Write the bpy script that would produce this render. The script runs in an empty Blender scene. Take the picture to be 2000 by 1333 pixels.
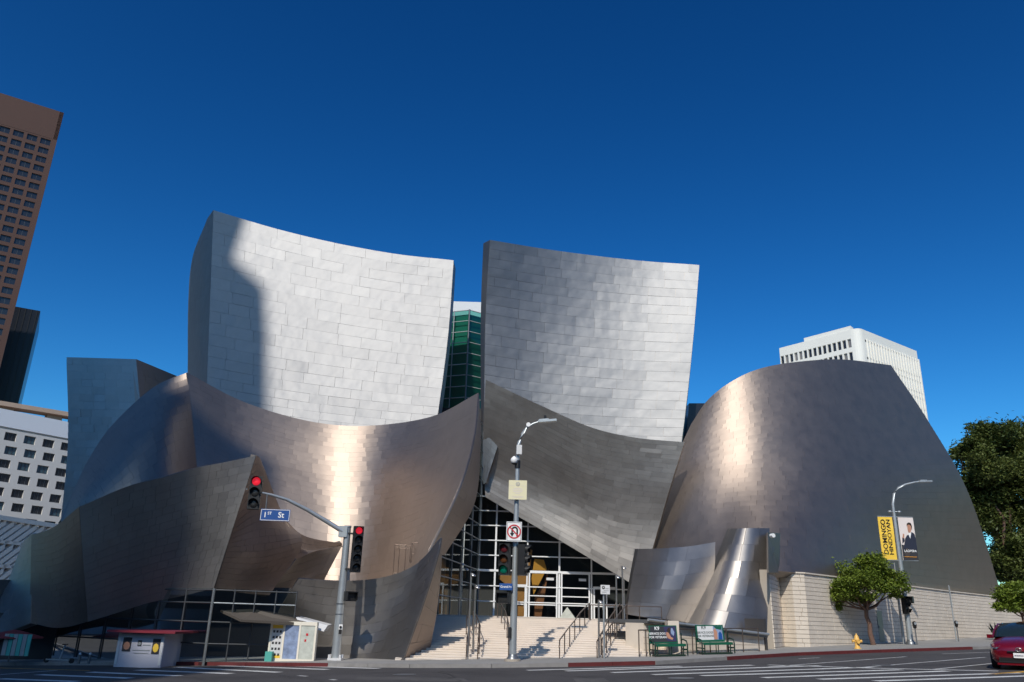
import bpy, math, random
import numpy as np
from mathutils import Vector, Matrix
random.seed(7)
rng = np.random.default_rng(7)
SC = bpy.context.scene
COL = SC.collection

# ------------------------------------------------------------------ camera
F_PX, PITCH, ROLL = 1560.0, math.radians(19.32), math.radians(1.68)
CAM = np.array([0.0, 0.0, 1.6])
FW = np.array([0, math.cos(PITCH), math.sin(PITCH)])
_u0 = np.array([0, -math.sin(PITCH), math.cos(PITCH)]); _r0 = np.array([1.0, 0, 0])
RT = math.cos(ROLL)*_r0 + math.sin(ROLL)*_u0
UP = -math.sin(ROLL)*_r0 + math.cos(ROLL)*_u0
cd = bpy.data.cameras.new('camera'); cam = bpy.data.objects.new('camera', cd); COL.objects.link(cam)
cd.sensor_width = 36; cd.lens = F_PX/2000*36; cd.clip_start = 0.1; cd.clip_end = 9000
M = Matrix.Identity(4)
for i in range(3):
    M[i][0] = RT[i]; M[i][1] = UP[i]; M[i][2] = -FW[i]; M[i][3] = CAM[i]
cam.matrix_world = M
SC.camera = cam

# ------------------------------------------------------------------ light
SUN_AZ, SUN_EL = math.radians(14), math.radians(43)
world = bpy.data.worlds.new('World'); SC.world = world; world.use_nodes = True
wn = world.node_tree; wn.nodes.clear()
sky = wn.nodes.new('ShaderNodeTexSky'); sky.sky_type = 'NISHITA'; sky.sun_disc = False
sky.sun_elevation = SUN_EL; sky.sun_rotation = math.pi + SUN_AZ
sky.altitude = 100; sky.air_density = 1.0; sky.dust_density = 0.9; sky.ozone_density = 4.0
hs = wn.nodes.new('ShaderNodeHueSaturation'); hs.inputs['Saturation'].default_value = 1.3
hs.inputs['Hue'].default_value = 0.5
gm = wn.nodes.new('ShaderNodeGamma'); gm.inputs['Gamma'].default_value = 1.55
bg = wn.nodes.new('ShaderNodeBackground'); bg.inputs['Strength'].default_value = 0.055
tn = wn.nodes.new('ShaderNodeVectorMath'); tn.operation = 'MULTIPLY'; tn.inputs[1].default_value = (0.95, 1.16, 0.95)
wo = wn.nodes.new('ShaderNodeOutputWorld')
wn.links.new(sky.outputs[0], hs.inputs['Color']); wn.links.new(hs.outputs[0], gm.inputs['Color'])
wn.links.new(gm.outputs[0], tn.inputs[0]); wn.links.new(tn.outputs[0], bg.inputs['Color']); wn.links.new(bg.outputs[0], wo.inputs[0])
sl = bpy.data.lights.new('sun', 'SUN'); sun = bpy.data.objects.new('sun', sl); COL.objects.link(sun)
sl.energy = 3.6; sl.angle = math.radians(0.53); sl.color = (1.0, 0.93, 0.83)
LD = Vector((math.sin(SUN_AZ)*math.cos(SUN_EL), math.cos(SUN_AZ)*math.cos(SUN_EL), -math.sin(SUN_EL)))
sun.rotation_euler = LD.to_track_quat('-Z', 'Y').to_euler()
SC.view_settings.view_transform = 'Standard'; SC.view_settings.look = 'None'
SC.view_settings.exposure = 0.0; SC.view_settings.gamma = 1.0
SC.render.engine = 'CYCLES'
SC.cycles.max_bounces = 6; SC.cycles.transparent_max_bounces = 12

# ------------------------------------------------------------------ survey helpers: photo measurements -> places in the world
def ray(x, y): return FW*F_PX + RT*(x-1000) + UP*(666.5-y)
def P(x, y, Y):
    d = ray(x, y); return CAM + d*(Y/d[1])
def gz(x): return 0.035*min(max(x, -40.0), 60.0)
def G(x, y, dz=0.0):
    d = ray(x, y); t = 0.02
    z = 0.0
    for _ in range(60):
        t = (z-CAM[2])/d[2] if d[2] < 0 else 0.1
        p = CAM + d*t; z = 0.5*z + 0.5*(gz(p[0])+dz)
    return p
def PZ(x, y, z):
    d = ray(x, y); return CAM + d*((z-CAM[2])/d[2])

# ------------------------------------------------------------------ materials
MAT = {}
def mat(name, col, rough=0.6, metal=0.0, emit=None, estr=0.0, noise=0.0, nscale=3.0, bump=0.0, bscale=20.0, spec=0.5, coat=0.0):
    m = bpy.data.materials.new(name); m.use_nodes = True; nt = m.node_tree
    b = nt.nodes['Principled BSDF']
    b.inputs['Base Color'].default_value = (*col, 1); b.inputs['Roughness'].default_value = rough
    b.inputs['Metallic'].default_value = metal; b.inputs['Specular IOR Level'].default_value = spec
    b.inputs['Coat Weight'].default_value = coat
    if emit: b.inputs['Emission Color'].default_value = (*emit, 1); b.inputs['Emission Strength'].default_value = estr
    tc = nt.nodes.new('ShaderNodeTexCoord')
    if noise > 0:
        n = nt.nodes.new('ShaderNodeTexNoise'); n.inputs['Scale'].default_value = nscale; n.inputs['Detail'].default_value = 6
        n.inputs['Roughness'].default_value = 0.65
        nt.links.new(tc.outputs['Object'], n.inputs['Vector'])
        r = nt.nodes.new('ShaderNodeMapRange'); r.inputs[1].default_value = 0.25; r.inputs[2].default_value = 0.75
        r.inputs[3].default_value = 1-noise; r.inputs[4].default_value = 1+noise
        nt.links.new(n.outputs[0], r.inputs[0])
        mx = nt.nodes.new('ShaderNodeVectorMath'); mx.operation = 'SCALE'; mx.inputs[0].default_value = col
        nt.links.new(r.outputs[0], mx.inputs['Scale']); nt.links.new(mx.outputs[0], b.inputs['Base Color'])
    if bump > 0:
        n2 = nt.nodes.new('ShaderNodeTexNoise'); n2.inputs['Scale'].default_value = bscale; n2.inputs['Detail'].default_value = 4
        nt.links.new(tc.outputs['Object'], n2.inputs['Vector'])
        bp = nt.nodes.new('ShaderNodeBump'); bp.inputs['Strength'].default_value = 1.0; bp.inputs['Distance'].default_value = bump
        nt.links.new(n2.outputs[0], bp.inputs['Height']); nt.links.new(bp.outputs[0], b.inputs['Normal'])
    MAT[name] = m
    return m

def steel_mat(name, lo, hi, rough, oil=0.02, oscale=0.55, aniso=0.0, rvar=0.05):
    m = mat(name, hi, rough, 1.0); nt = m.node_tree; b = nt.nodes['Principled BSDF']
    at = nt.nodes.new('ShaderNodeAttribute'); at.attribute_name = 'tone'
    cr = nt.nodes.new('ShaderNodeMix'); cr.data_type = 'RGBA'
    cr.inputs[6].default_value = (*lo, 1); cr.inputs[7].default_value = (*hi, 1)
    nt.links.new(at.outputs['Fac'], cr.inputs[0])
    tc = nt.nodes.new('ShaderNodeTexCoord')
    sm = nt.nodes.new('ShaderNodeTexNoise'); sm.inputs['Scale'].default_value = 0.9; sm.inputs['Detail'].default_value = 8
    sm.inputs['Roughness'].default_value = 0.7
    nt.links.new(tc.outputs['Object'], sm.inputs['Vector'])
    mr = nt.nodes.new('ShaderNodeMapRange'); mr.inputs[1].default_value = .3; mr.inputs[2].default_value = .7
    mr.inputs[3].default_value = .88; mr.inputs[4].default_value = 1.04
    nt.links.new(sm.outputs[0], mr.inputs[0])
    sc = nt.nodes.new('ShaderNodeVectorMath'); sc.operation = 'SCALE'
    nt.links.new(cr.outputs[2], sc.inputs[0]); nt.links.new(mr.outputs[0], sc.inputs['Scale'])
    nt.links.new(sc.outputs[0], b.inputs['Base Color'])
    rr = nt.nodes.new('ShaderNodeMapRange'); rr.inputs[3].default_value = rough-rvar; rr.inputs[4].default_value = rough+rvar
    nt.links.new(sm.outputs[0], rr.inputs[0]); nt.links.new(rr.outputs[0], b.inputs['Roughness'])
    on = nt.nodes.new('ShaderNodeTexNoise'); on.inputs['Scale'].default_value = oscale; on.inputs['Detail'].default_value = 1.5
    nt.links.new(tc.outputs['Object'], on.inputs['Vector'])
    bp = nt.nodes.new('ShaderNodeBump'); bp.inputs['Strength'].default_value = 1.0; bp.inputs['Distance'].default_value = oil
    nt.links.new(on.outputs[0], bp.inputs['Height']); nt.links.new(bp.outputs[0], b.inputs['Normal'])
    b.inputs['Anisotropic'].default_value = aniso
    return m

steel_mat('steel_sail', (.255, .256, .26), (.295, .296, .30), .60, .06, .8)
steel_mat('steel_low', (.33, .27, .228), (.353, .29, .246), .53, .02, .35)
steel_mat('steel_small', (.33, .305, .285), (.38, .355, .33), .48, .015, .5)
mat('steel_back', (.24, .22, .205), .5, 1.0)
mat('stone', (.66, .58, .485), .8, noise=.12, nscale=.8, bump=.004, bscale=12)
mat('stone_step', (.70, .62, .54), .8, noise=.07, nscale=.9, bump=.003, bscale=15)
mat('mortar', (.38, .33, .27), .9)
mat('stone_floor', (.50, .44, .38), .8, noise=.08, nscale=.8)
mat('asphalt', (.050, .046, .046), .85, noise=.38, nscale=.28, bump=.008, bscale=50)
mat('tar', (.022, .021, .021), .7)
mat('patch', (.075, .07, .068), .9, noise=.3, nscale=1.5)
mat('concrete', (.26, .25, .235), .85, noise=.14, nscale=.6, bump=.003, bscale=30)
mat('curb_grey', (.24, .23, .22), .8, noise=.2, nscale=2)
mat('curb_red', (.11, .016, .016), .7, noise=.25, nscale=3)
mat('paint_white', (.55, .55, .53), .7, noise=.3, nscale=1.6)
mat('paint_yellow', (.62, .33, .03), .7, noise=.2, nscale=2)
mat('mullion', (.78, .79, .79), .35)
mat('mullion_dark', (.07, .075, .08), .5, .3)
mat('white', (.80, .80, .79), .55)
mat('off_white', (.62, .62, .62), .6, noise=.05)
mat('black', (.012, .012, .013), .45)
mat('black_rough', (.02, .02, .02), .8)
mat('galv', (.42, .45, .46), .42, .55, noise=.1, nscale=2)
mat('galv_dark', (.2, .21, .22), .4, .6)
mat('canopy_brown', (.09, .075, .06), .7)
mat('rail', (.22, .17, .14), .35, .8)
mat('rail_bright', (.55, .53, .5), .3, .9)
mat('red_lens', (.5, .01, .02), .25, emit=(1, .03, .06), estr=.55)
mat('green_lens', (.0, .12, .08), .25, emit=(.0, .8, .4), estr=.02)
mat('dark_red_lens', (.10, .01, .015), .3)
mat('dark_amber_lens', (.10, .035, .01), .3)
mat('dark_lens', (.03, .03, .03), .25)
mat('sign_blue', (.01, .07, .27), .45)
mat('sign_cream', (.74, .68, .45), .5)
mat('sign_red', (.55, .02, .03), .5)
mat('print_dark', (.03, .03, .035), .6)
mat('print_grey', (.3, .3, .32), .6)
mat('bench_green', (.008, .10, .055), .35)
mat('bench_dark', (.01, .03, .02), .4)
mat('skin', (.45, .22, .14), .6)
mat('hair', (.03, .018, .012), .7)
mat('suit', (.015, .02, .04), .6)
mat('navy', (.03, .03, .09), .6)
mat('ban_yellow', (.86, .56, .06), .6, noise=.18, nscale=1.2)
mat('ban_pale', (.72, .64, .60), .6)
mat('orange', (.75, .33, .04), .6)
mat('teal', (.08, .38, .32), .5)
mat('poster_blue', (.22, .28, .42), .5, noise=.5, nscale=3)
mat('poster_pale', (.5, .52, .46), .5, noise=.2, nscale=4)
mat('hyd_yellow', (.72, .42, .10), .45)
mat('wood_warm', (.50, .22, .06), .5, noise=.1)
mat('wood_red', (.30, .11, .04), .5, noise=.1)
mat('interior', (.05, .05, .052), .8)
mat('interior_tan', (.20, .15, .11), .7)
mat('far_brown', (.16, .11, .09), .8)
mat('brick_brown', (.068, .031, .024), .8, noise=.08, nscale=.08)
mat('tower_black', (.012, .014, .02), .3)
mat('tan_conc', (.36, .26, .20), .8, noise=.08, nscale=.2)
mat('bld_white', (.60, .57, .535), .75, noise=.05, nscale=.1)
mat('bld_bright', (.74, .71, .66), .75, noise=.04, nscale=.1)
mat('parapet_white', (.68, .70, .74), .7)
mat('pane_dark', (.02, .022, .028), .12)
mat('pane_blue', (.045, .09, .115), .12)
mat('pane_grey', (.17, .16, .16), .3)
mat('bark', (.13, .075, .055), .9, noise=.3, nscale=8, bump=.01, bscale=20)
mat('car_red', (.20, .004, .012), .22, metal=.35, coat=1.0)
mat('car_glass', (.015, .025, .028), .1, spec=.25)
mat('tyre', (.015, .015, .015), .8)
mat('rim', (.3, .3, .3), .3, .8)
mat('headlight', (.10, .12, .14), .08, spec=.8)
mat('roof_red', (.22, .02, .035), .5)
mat('umbrella_red', (.18, .02, .02), .8)
mat('booth_grey', (.50, .50, .56), .5)
mat('board_cream', (.80, .74, .62), .45)

def glass_mat(name, tint, refl=0.12):
    m = bpy.data.materials.new(name); m.use_nodes = True; nt = m.node_tree; nt.nodes.clear()
    o = nt.nodes.new('ShaderNodeOutputMaterial'); mx = nt.nodes.new('ShaderNodeMixShader')
    t = nt.nodes.new('ShaderNodeBsdfTransparent'); t.inputs[0].default_value = (*tint, 1)
    g = nt.nodes.new('ShaderNodeBsdfGlossy'); g.inputs['Roughness'].default_value = .02; g.inputs[0].default_value = (.9, .95, .95, 1)
    lw = nt.nodes.new('ShaderNodeLayerWeight'); lw.inputs['Blend'].default_value = .25
    ma = nt.nodes.new('ShaderNodeMath'); ma.operation = 'MULTIPLY_ADD'; ma.inputs[1].default_value = .6; ma.inputs[2].default_value = refl
    nt.links.new(lw.outputs['Fresnel'], ma.inputs[0]); nt.links.new(ma.outputs[0], mx.inputs[0])
    nt.links.new(t.outputs[0], mx.inputs[1]); nt.links.new(g.outputs[0], mx.inputs[2]); nt.links.new(mx.outputs[0], o.inputs[0])
    MAT[name] = m
glass_mat('glass', (.72, .78, .77), .03)
glass_mat('glass_green', (.22, .58, .50), .05)
mat('tower_inner', (.22, .36, .33), .7)

def leaf_mat(name, a, b, seed=0.0):
    m = bpy.data.materials.new(name); m.use_nodes = True; nt = m.node_tree; p = nt.nodes['Principled BSDF']
    at = nt.nodes.new('ShaderNodeAttribute'); at.attribute_name = 'tone'
    mx = nt.nodes.new('ShaderNodeMix'); mx.data_type = 'RGBA'; mx.inputs[6].default_value = (*a, 1); mx.inputs[7].default_value = (*b, 1)
    nt.links.new(at.outputs['Fac'], mx.inputs[0]); nt.links.new(mx.outputs[2], p.inputs['Base Color'])
    p.inputs['Roughness'].default_value = .5; p.inputs['Specular IOR Level'].default_value = .3
    tr = nt.nodes.new('ShaderNodeBsdfTranslucent'); nt.links.new(mx.outputs[2], tr.inputs[0])
    ms = nt.nodes.new('ShaderNodeMixShader'); ms.inputs[0].default_value = .22
    o = nt.nodes['Material Output']
    nt.links.new(p.outputs[0], ms.inputs[1]); nt.links.new(tr.outputs[0], ms.inputs[2]); nt.links.new(ms.outputs[0], o.inputs[0])
    MAT[name] = m
leaf_mat('leaf_street', (.08, .125, .012), (.20, .26, .035))
leaf_mat('leaf_dark', (.05, .075, .018), (.14, .16, .04))
leaf_mat('leaf_agave', (.05, .07, .05), (.09, .11, .08))

# ------------------------------------------------------------------ mesh helpers
ORG = {}
def V(*a): return np.array(a, float)
def tag(o, label=None, cat=None, group=None, kind=None):
    if label: o['label'] = label
    if cat: o['category'] = cat
    if group: o['group'] = group
    if kind: o['kind'] = kind
    return o
def thing(name, label, cat, loc=(0, 0, 0), group=None):
    o = bpy.data.objects.new(name, None); COL.objects.link(o); o.location = tuple(float(c) for c in loc)
    o.empty_display_size = .3
    ORG[o.name] = np.array(o.location)
    return tag(o, label, cat, group)

class MB:
    def __init__(s): s.v = []; s.f = []; s.m = []; s.sm = []; s.mats = []; s.tone = None; s.cur = 0
    def use(s, m):
        if m not in s.mats: s.mats.append(m)
        s.cur = s.mats.index(m); return s
    def add(s, vs, fs, smooth=False):
        o = len(s.v); s.v.extend([tuple(map(float, q)) for q in vs])
        for f in fs: s.f.append([o+i for i in f]); s.m.append(s.cur); s.sm.append(smooth)
        return s
    def hexa(s, q):   # 8 corners: bottom 4 ccw, top 4 ccw
        return s.add(q, [(3, 2, 1, 0), (4, 5, 6, 7), (0, 1, 5, 4), (1, 2, 6, 5), (2, 3, 7, 6), (3, 0, 4, 7)])
    def box(s, c, d, ax=None):
        c = np.array(c, float); h = np.array(d, float)/2
        if ax is None: ax = np.eye(3)
        ax = [np.array(a, float) for a in ax]
        q = [c+ax[0]*sx*h[0]+ax[1]*sy*h[1]+ax[2]*sz*h[2] for sz in (-1, 1) for sx, sy in ((-1, -1), (1, -1), (1, 1), (-1, 1))]
        return s.hexa(q)
    def bx(s, x0, x1, y0, y1, z0, z1): return s.box(((x0+x1)/2, (y0+y1)/2, (z0+z1)/2), (x1-x0, y1-y0, z1-z0))
    def tube(s, path, r, n=8, cap=True, r1=None):
        path = [np.array(p, float) for p in path]; k = len(path)
        ring = []
        for i, p in enumerate(path):
            a = path[max(i-1, 0)]; b = path[min(i+1, k-1)]; t = (b-a)/max(np.linalg.norm(b-a), 1e-9)
            ref = V(0, 0, 1) if abs(t[2]) < .9 else V(1, 0, 0)
            e1 = np.cross(t, ref); e1 /= np.linalg.norm(e1); e2 = np.cross(t, e1)
            rr = (r if r1 is None else r+(r1-r)*i/(k-1)) if not isinstance(r, (list, tuple)) else r[i]
            ring.append([p+rr*(e1*math.cos(2*math.pi*j/n)+e2*math.sin(2*math.pi*j/n)) for j in range(n)])
        vs = [q for R_ in ring for q in R_]
        fs = [(i*n+j, (i+1)*n+j, (i+1)*n+(j+1) % n, i*n+(j+1) % n) for i in range(k-1) for j in range(n)]
        s.add(vs, fs, True)
        if cap: s.add(ring[0]+ring[-1], [tuple(range(n)), tuple(range(2*n-1, n-1, -1))])
        return s
    def quad(s, a, b, c, d): return s.add([a, b, c, d], [(0, 1, 2, 3)])
    def poly(s, pts): return s.add(pts, [tuple(range(len(pts)))])
    def prism(s, pts, d):   # polygon pts extruded by vector d
        n = len(pts); pts = [np.array(p, float) for p in pts]; q = pts+[p+d for p in pts]
        return s.add(q, [tuple(range(n-1, -1, -1)), tuple(range(n, 2*n))]+[(i, (i+1) % n, n+(i+1) % n, n+i) for i in range(n)])
    def disc(s, c, nrm, r, n=16, h=.02):
        c = np.array(c, float); t = np.array(nrm, float); t /= np.linalg.norm(t)
        return s.tube([c, c+t*h], r, n)
    def lathe(s, c, prof, n=16):
        c = np.array(c, float)
        vs = [c+V(r*math.cos(2*math.pi*j/n), r*math.sin(2*math.pi*j/n), z) for z, r in prof for j in range(n)]
        k = len(prof)
        return s.add(vs, [(i*n+j, i*n+(j+1) % n, (i+1)*n+(j+1) % n, (i+1)*n+j) for i in range(k-1) for j in range(n)], True)
    def build(s, name, m=None, parent=None, label=None, kind=None, cat=None, group=None, loc=None):
        me = bpy.data.meshes.new(name)
        off = V(0, 0, 0)
        root = parent
        while root is not None and root.parent is not None: root = root.parent
        if root is not None: off = ORG.get(root.name, off)
        elif loc is not None: off = np.array(loc, float)
        vv = (np.array(s.v, float)-off)
        me.from_pydata(vv.tolist(), [], s.f)
        if m is not None and not s.mats: me.materials.append(MAT[m])
        else:
            for q in s.mats: me.materials.append(MAT[q])
        me.polygons.foreach_set('material_index', s.m); me.polygons.foreach_set('use_smooth', s.sm)
        if s.tone is not None:
            ca = me.attributes.new('tone', 'FLOAT', 'POINT'); ca.data.foreach_set('value', np.array(s.tone, np.float32))
        me.update()
        o = bpy.data.objects.new(name, me); COL.objects.link(o)
        if parent is not None:
            o.parent = parent
        elif loc is not None: o.location = tuple(off)
        if root is None: ORG[o.name] = off
        return tag(o, label, cat, group, kind)

def struct(name, mb, m=None): return mb.build(name, m, kind='structure')

def text(body, origin, ex, ey, size, m, name, parent, align='CENTER', bold=True, ex_scale=1.0, fit=None):
    cu = bpy.data.curves.new('t', 'FONT'); cu.body = body; cu.size = 1.0; cu.align_x = align; cu.align_y = 'CENTER'
    if bold: cu.offset = .018
    cu.resolution_u = 3
    to = bpy.data.objects.new('t', cu); COL.objects.link(to)
    dg = bpy.context.evaluated_depsgraph_get()
    me0 = bpy.data.meshes.new_from_object(to.evaluated_get(dg))
    if fit: ex_scale = fit/size/max(max(v.co.x for v in me0.vertices)-min(v.co.x for v in me0.vertices), .01)
    vs = [origin+ex*(v.co.x*size*ex_scale)+ey*(v.co.y*size) for v in me0.vertices]; fs = [tuple(p.vertices) for p in me0.polygons]
    bpy.data.objects.remove(to); bpy.data.curves.remove(cu); bpy.data.meshes.remove(me0)
    b = MB(); b.add(vs, fs)
    return b.build(name, m, parent)

# ------------------------------------------------------------------ curved sheet surfaces
def cr(p0, p1, p2, p3, t):
    return .5*((2*p1)+(-p0+p2)*t+(2*p0-5*p1+4*p2-p3)*t*t+(-p0+3*p1-3*p2+p3)*t**3)
def crow(pts, t):      # pts (n,...) at t in 0..1 array
    n = len(pts)
    if n == 2: return pts[0]*(1-t)+pts[1]*t
    ext = [2*pts[0]-pts[1]]+list(pts)+[2*pts[-1]-pts[-2]]
    s = min(max(t, 0), 1)*(n-1); i = min(int(s), n-2); f = s-i
    return cr(ext[i], ext[i+1], ext[i+2], ext[i+3], f)
class Surf:
    def __init__(s, rows):
        s.rows = [[P(*q) for q in r] for r in rows]
        N = 49
        s.g = np.array([[crow([crow([np.array(x) for x in r], u) for r in s.rows], v) for u in np.linspace(0, 1, N)] for v in np.linspace(0, 1, N)])
        s.N = N
        du = np.gradient(s.g, axis=1); dv = np.gradient(s.g, axis=0)
        n = np.cross(du, dv); n /= np.maximum(np.linalg.norm(n, axis=2, keepdims=True), 1e-9)
        c = s.g[N//2, N//2]
        if np.dot(n[N//2, N//2], CAM-c) < 0: n = -n
        s.n = n
    def _bil(s, A, u, v):
        a = min(max(u, 0), 1)*(s.N-1); b = min(max(v, 0), 1)*(s.N-1); i = min(int(a), s.N-2); j = min(int(b), s.N-2); fa = a-i; fb = b-j
        return (A[j, i]*(1-fa)+A[j, i+1]*fa)*(1-fb)+(A[j+1, i]*(1-fa)+A[j+1, i+1]*fa)*fb
    def at(s, u, v): return s._bil(s.g, u, v)
    def nrm(s, u, v):
        n = s._bil(s.n, u, v); return n/np.linalg.norm(n)

def shell(parent, rows, nr, nc, m, thick=.6, label=None, single=False, tilt=.004, gap=.008, seed=1, tonev=.45, name='metal_shell', bow=.002, edge='steel_back', course=None, lap=.006):
    R = np.random.default_rng(seed)
    S = Surf(rows)
    # backing slab, closed
    nu, nv = 28, 20
    us = np.linspace(0, 1, nu); vs_ = np.linspace(0, 1, nv)
    fr = [S.at(u, v)-S.nrm(u, v)*.035 for v in vs_ for u in us]; bk = [S.at(u, v)-S.nrm(u, v)*thick for v in vs_ for u in us]
    b = MB(); nn = nu*nv
    fs = [(j*nu+i, j*nu+i+1, (j+1)*nu+i+1, (j+1)*nu+i) for j in range(nv-1) for i in range(nu-1)]
    b.add(fr+bk, fs+[tuple(nn+k for k in f[::-1]) for f in fs], True)
    per = [j for j in range(nu)]+[j*nu+nu-1 for j in range(1, nv)]+[(nv-1)*nu+j for j in range(nu-2, -1, -1)]+[j*nu for j in range(nv-2, 0, -1)]
    b.add([fr[k] for k in per]+[bk[k] for k in per], [(k, (k+1) % len(per), len(per)+(k+1) % len(per), len(per)+k) for k in range(len(per))])
    so = b.build(name, edge, parent, label)
    joined = MB(); jt = []
    cnt = 0
    for r in range(nr):
        v0, v1 = r/nr, (r+1)/nr
        off = R.random()
        edges = [0.0]+[x for x in ((k+off+R.uniform(-.22, .22))/nc for k in range(nc+1)) if .25/nc < x < 1-.25/nc]+[1.0]
        for a, c in zip(edges[:-1], edges[1:]):
            um, vm = (a+c)/2, (v0+v1)/2
            lu = np.linalg.norm(S.at(c, vm)-S.at(a, vm)); lv = np.linalg.norm(S.at(um, v1)-S.at(um, v0))
            if lu < .05 or lv < .03: continue
            gu = (c-a)*gap/2/lu; gv = (v1-v0)*gap/2/lv
            n = S.nrm(um, vm); tx, ty = R.normal(0, tilt, 2); bo = R.normal(0, bow)
            k1, k2 = 4, 3
            top = []; side = []
            for jj in range(k2):
                for ii in range(k1):
                    fu = ii/(k1-1); fv = jj/(k2-1)
                    u = a+gu+(c-a-2*gu)*fu; v = v0+gv+(v1-v0-2*gv)*fv
                    h = (fu-.5)*tx*2+(fv-.5)*ty*2+bo*(1-(2*fu-1)**2)*(1-(2*fv-1)**2)+.012
                    h += lap*(1-fv)   # lower edge laps over
                    top.append(S.at(u, v)+n*h)
            pe = [0, 1, 2, 3, 7, 11, 10, 9, 8, 4]
            base = [top[k]-n*.05 for k in pe]
            fs = [(j*k1+i, j*k1+i+1, (j+1)*k1+i+1, (j+1)*k1+i) for j in range(k2-1) for i in range(k1-1)]
            mbp = MB() if single else joined
            mbp.add(top, fs, True)
            mbp.add([top[k] for k in pe]+base, [(k, (k+1) % 10, 10+(k+1) % 10, 10+k) for k in range(10)])
            t = min(max(.5+R.normal(0, .22)*tonev, 0), 1)
            if single:
                mbp.tone = [t]*32
                mbp.build('panel', m, so); cnt += 1
            else: jt += [t]*32
    if not single:
        joined.tone = jt; joined.use(m)
        STUFF.append(joined)
    return so, S
STUFF = []

# ================================================================== GROUND
g = MB(); g.bx(-3500, 3500, -1500, 5500, -4.2, -4.0); struct('ground', g, 'concrete')
def curbpt(x, y): return G(x, y, -.14)
cpx = [(-60, 1301), (120, 1300), (330, 1300), (480, 1301), (640, 1303), (800, 1305), (960, 1305), (1110, 1303), (1280, 1299), (1420, 1290), (1560, 1281), (1720, 1275), (1900, 1269), (2040, 1264)]
cp = [curbpt(*q) for q in cpx]
cp = [V(-70, cp[0][1]-4, gz(-70)-.14)]+cp+[V(75, cp[-1][1]+14, gz(75)-.14)]
xs = sorted(set([-140, -40, 60, 150]+[float(c[0]) for c in cp]))
r = MB()
ys = [-90, -20, 0, 10, 20, 30, 40, 60, 100]
for a, b in zip(xs[:-1], xs[1:]):
    for c, d in zip(ys[:-1], ys[1:]):
        r.add([(a, c, gz(a)-.14), (b, c, gz(b)-.14), (b, d, gz(b)-.14), (a, d, gz(a)-.14)], [(0, 1, 2, 3)])
for a, b in ((-140, -40), (60, 150)): pass
struct('road', r, 'asphalt')
s = MB()
def cy(x):
    for p, q in zip(cp[:-1], cp[1:]):
        if p[0] <= x <= q[0]: return p[1]+(q[1]-p[1])*(x-p[0])/(q[0]-p[0])
    return cp[-1][1]
sx = sorted(set([float(c[0]) for c in cp]+[-40.0, 60.0]))
for a, b in zip(sx[:-1], sx[1:]):
    s.add([(a, cy(a), gz(a)), (b, cy(b), gz(b)), (b, 95, gz(b)), (a, 95, gz(a))], [(0, 1, 2, 3)])
struct('sidewalk', s, 'concrete')
def curb(i0, i1, m, nm):
    k = MB()
    for i in range(i0, i1):
        p, q = cp[i], cp[i+1]; t = (q-p)/np.linalg.norm(q-p); n = V(t[1], -t[0], 0); L = np.linalg.norm(q-p); nseg = max(1, int(L/1.8))
        for j in range(nseg):
            a = p+(q-p)*(j/nseg)+t*.01; c = p+(q-p)*((j+1)/nseg)-t*.01
            f = n*.012; w = -n*.16; d = V(0, 0, -.02); u = V(0, 0, .146)
            k.hexa([a+f+d, c+f+d, c+w+d, a+w+d, a+f+u, c+f+u, c+w+u, a+w+u])
    return struct(nm, k, m)
curb(0, 3, 'curb_grey', 'curb'); curb(3, 5, 'curb_red', 'curb_red_paint'); curb(5, 8, 'curb_grey', 'curb'); curb(8, 9, 'curb_red', 'curb_red_paint')
curb(9, 10, 'curb_grey', 'curb'); curb(10, 13, 'curb_red', 'curb_red_paint'); curb(13, len(cp)-1, 'curb_grey', 'curb')
# painted markings: sheets 4 mm over the asphalt
markroot = thing('road_marking', 'worn white and yellow painted crosswalk bars and lane lines', 'road marking', (0, 25, 0))
del markroot['label'], markroot['category']; markroot['kind'] = 'structure'
def stripe(x0, y0, x1, y1, w=.3, m='paint_white', nm='painted_bar'):
    a = G(x0, y0, -.136); b = G(x1, y1, -.136); d = (b-a)/np.linalg.norm(b-a); n = V(-d[1], d[0], 0)*w/2
    k = MB(); q = [a-n, b-n, b+n, a+n]; q = [V(p[0], p[1], gz(p[0])-.136) for p in q]
    k.quad(*q); k.build(nm, m, markroot)
for b in ((0, 1326, 150, 1331.5), (75, 1318, 255, 1325), (175, 1313, 350, 1320.5), (268, 1309, 452, 1316), (345, 1303.5, 545, 1313.5), (430, 1300.6, 640, 1308), (-90, 1333, 20, 1340), (520, 1299.8, 740, 1306)):
    stripe(*b, w=.42)
stripe(0, 1305, 175, 1310, .14, 'paint_yellow', 'painted_line'); stripe(0, 1318, 112, 1309.5, .14, nm='painted_line')
for b in ((583, 1320, 600, 1321.2), (645, 1327.5, 656, 1328.5)): stripe(*b, w=.16, nm='painted_dash')
for b in ((1030, 1309.5, 1330, 1301.5), (1105, 1311, 1470, 1299.5), (1195, 1314, 1600, 1300.5), (1275, 1318, 1700, 1303.5), (1370, 1320, 1760, 1308.5), (1490, 1324, 1850, 1311), (1600, 1327, 1990, 1314.5), (1710, 1330.5, 2080, 1318)):
    stripe(*b, w=.4)
for b in ((1500, 1303, 1770, 1283), (1680, 1304, 1925, 1284), (1820, 1308, 1990, 1291), (1560, 1287, 1600, 1285), (1840, 1277.5, 2000, 1272)): stripe(*b, w=.13, nm='painted_line')
stripe(1500, 1299, 1690, 1305, .3, nm='painted_line'); stripe(1690, 1305, 1950, 1311, .3, nm='painted_line')
stripe(1936, 1317, 2060, 1308, .3, 'paint_yellow', 'painted_line')

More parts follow.
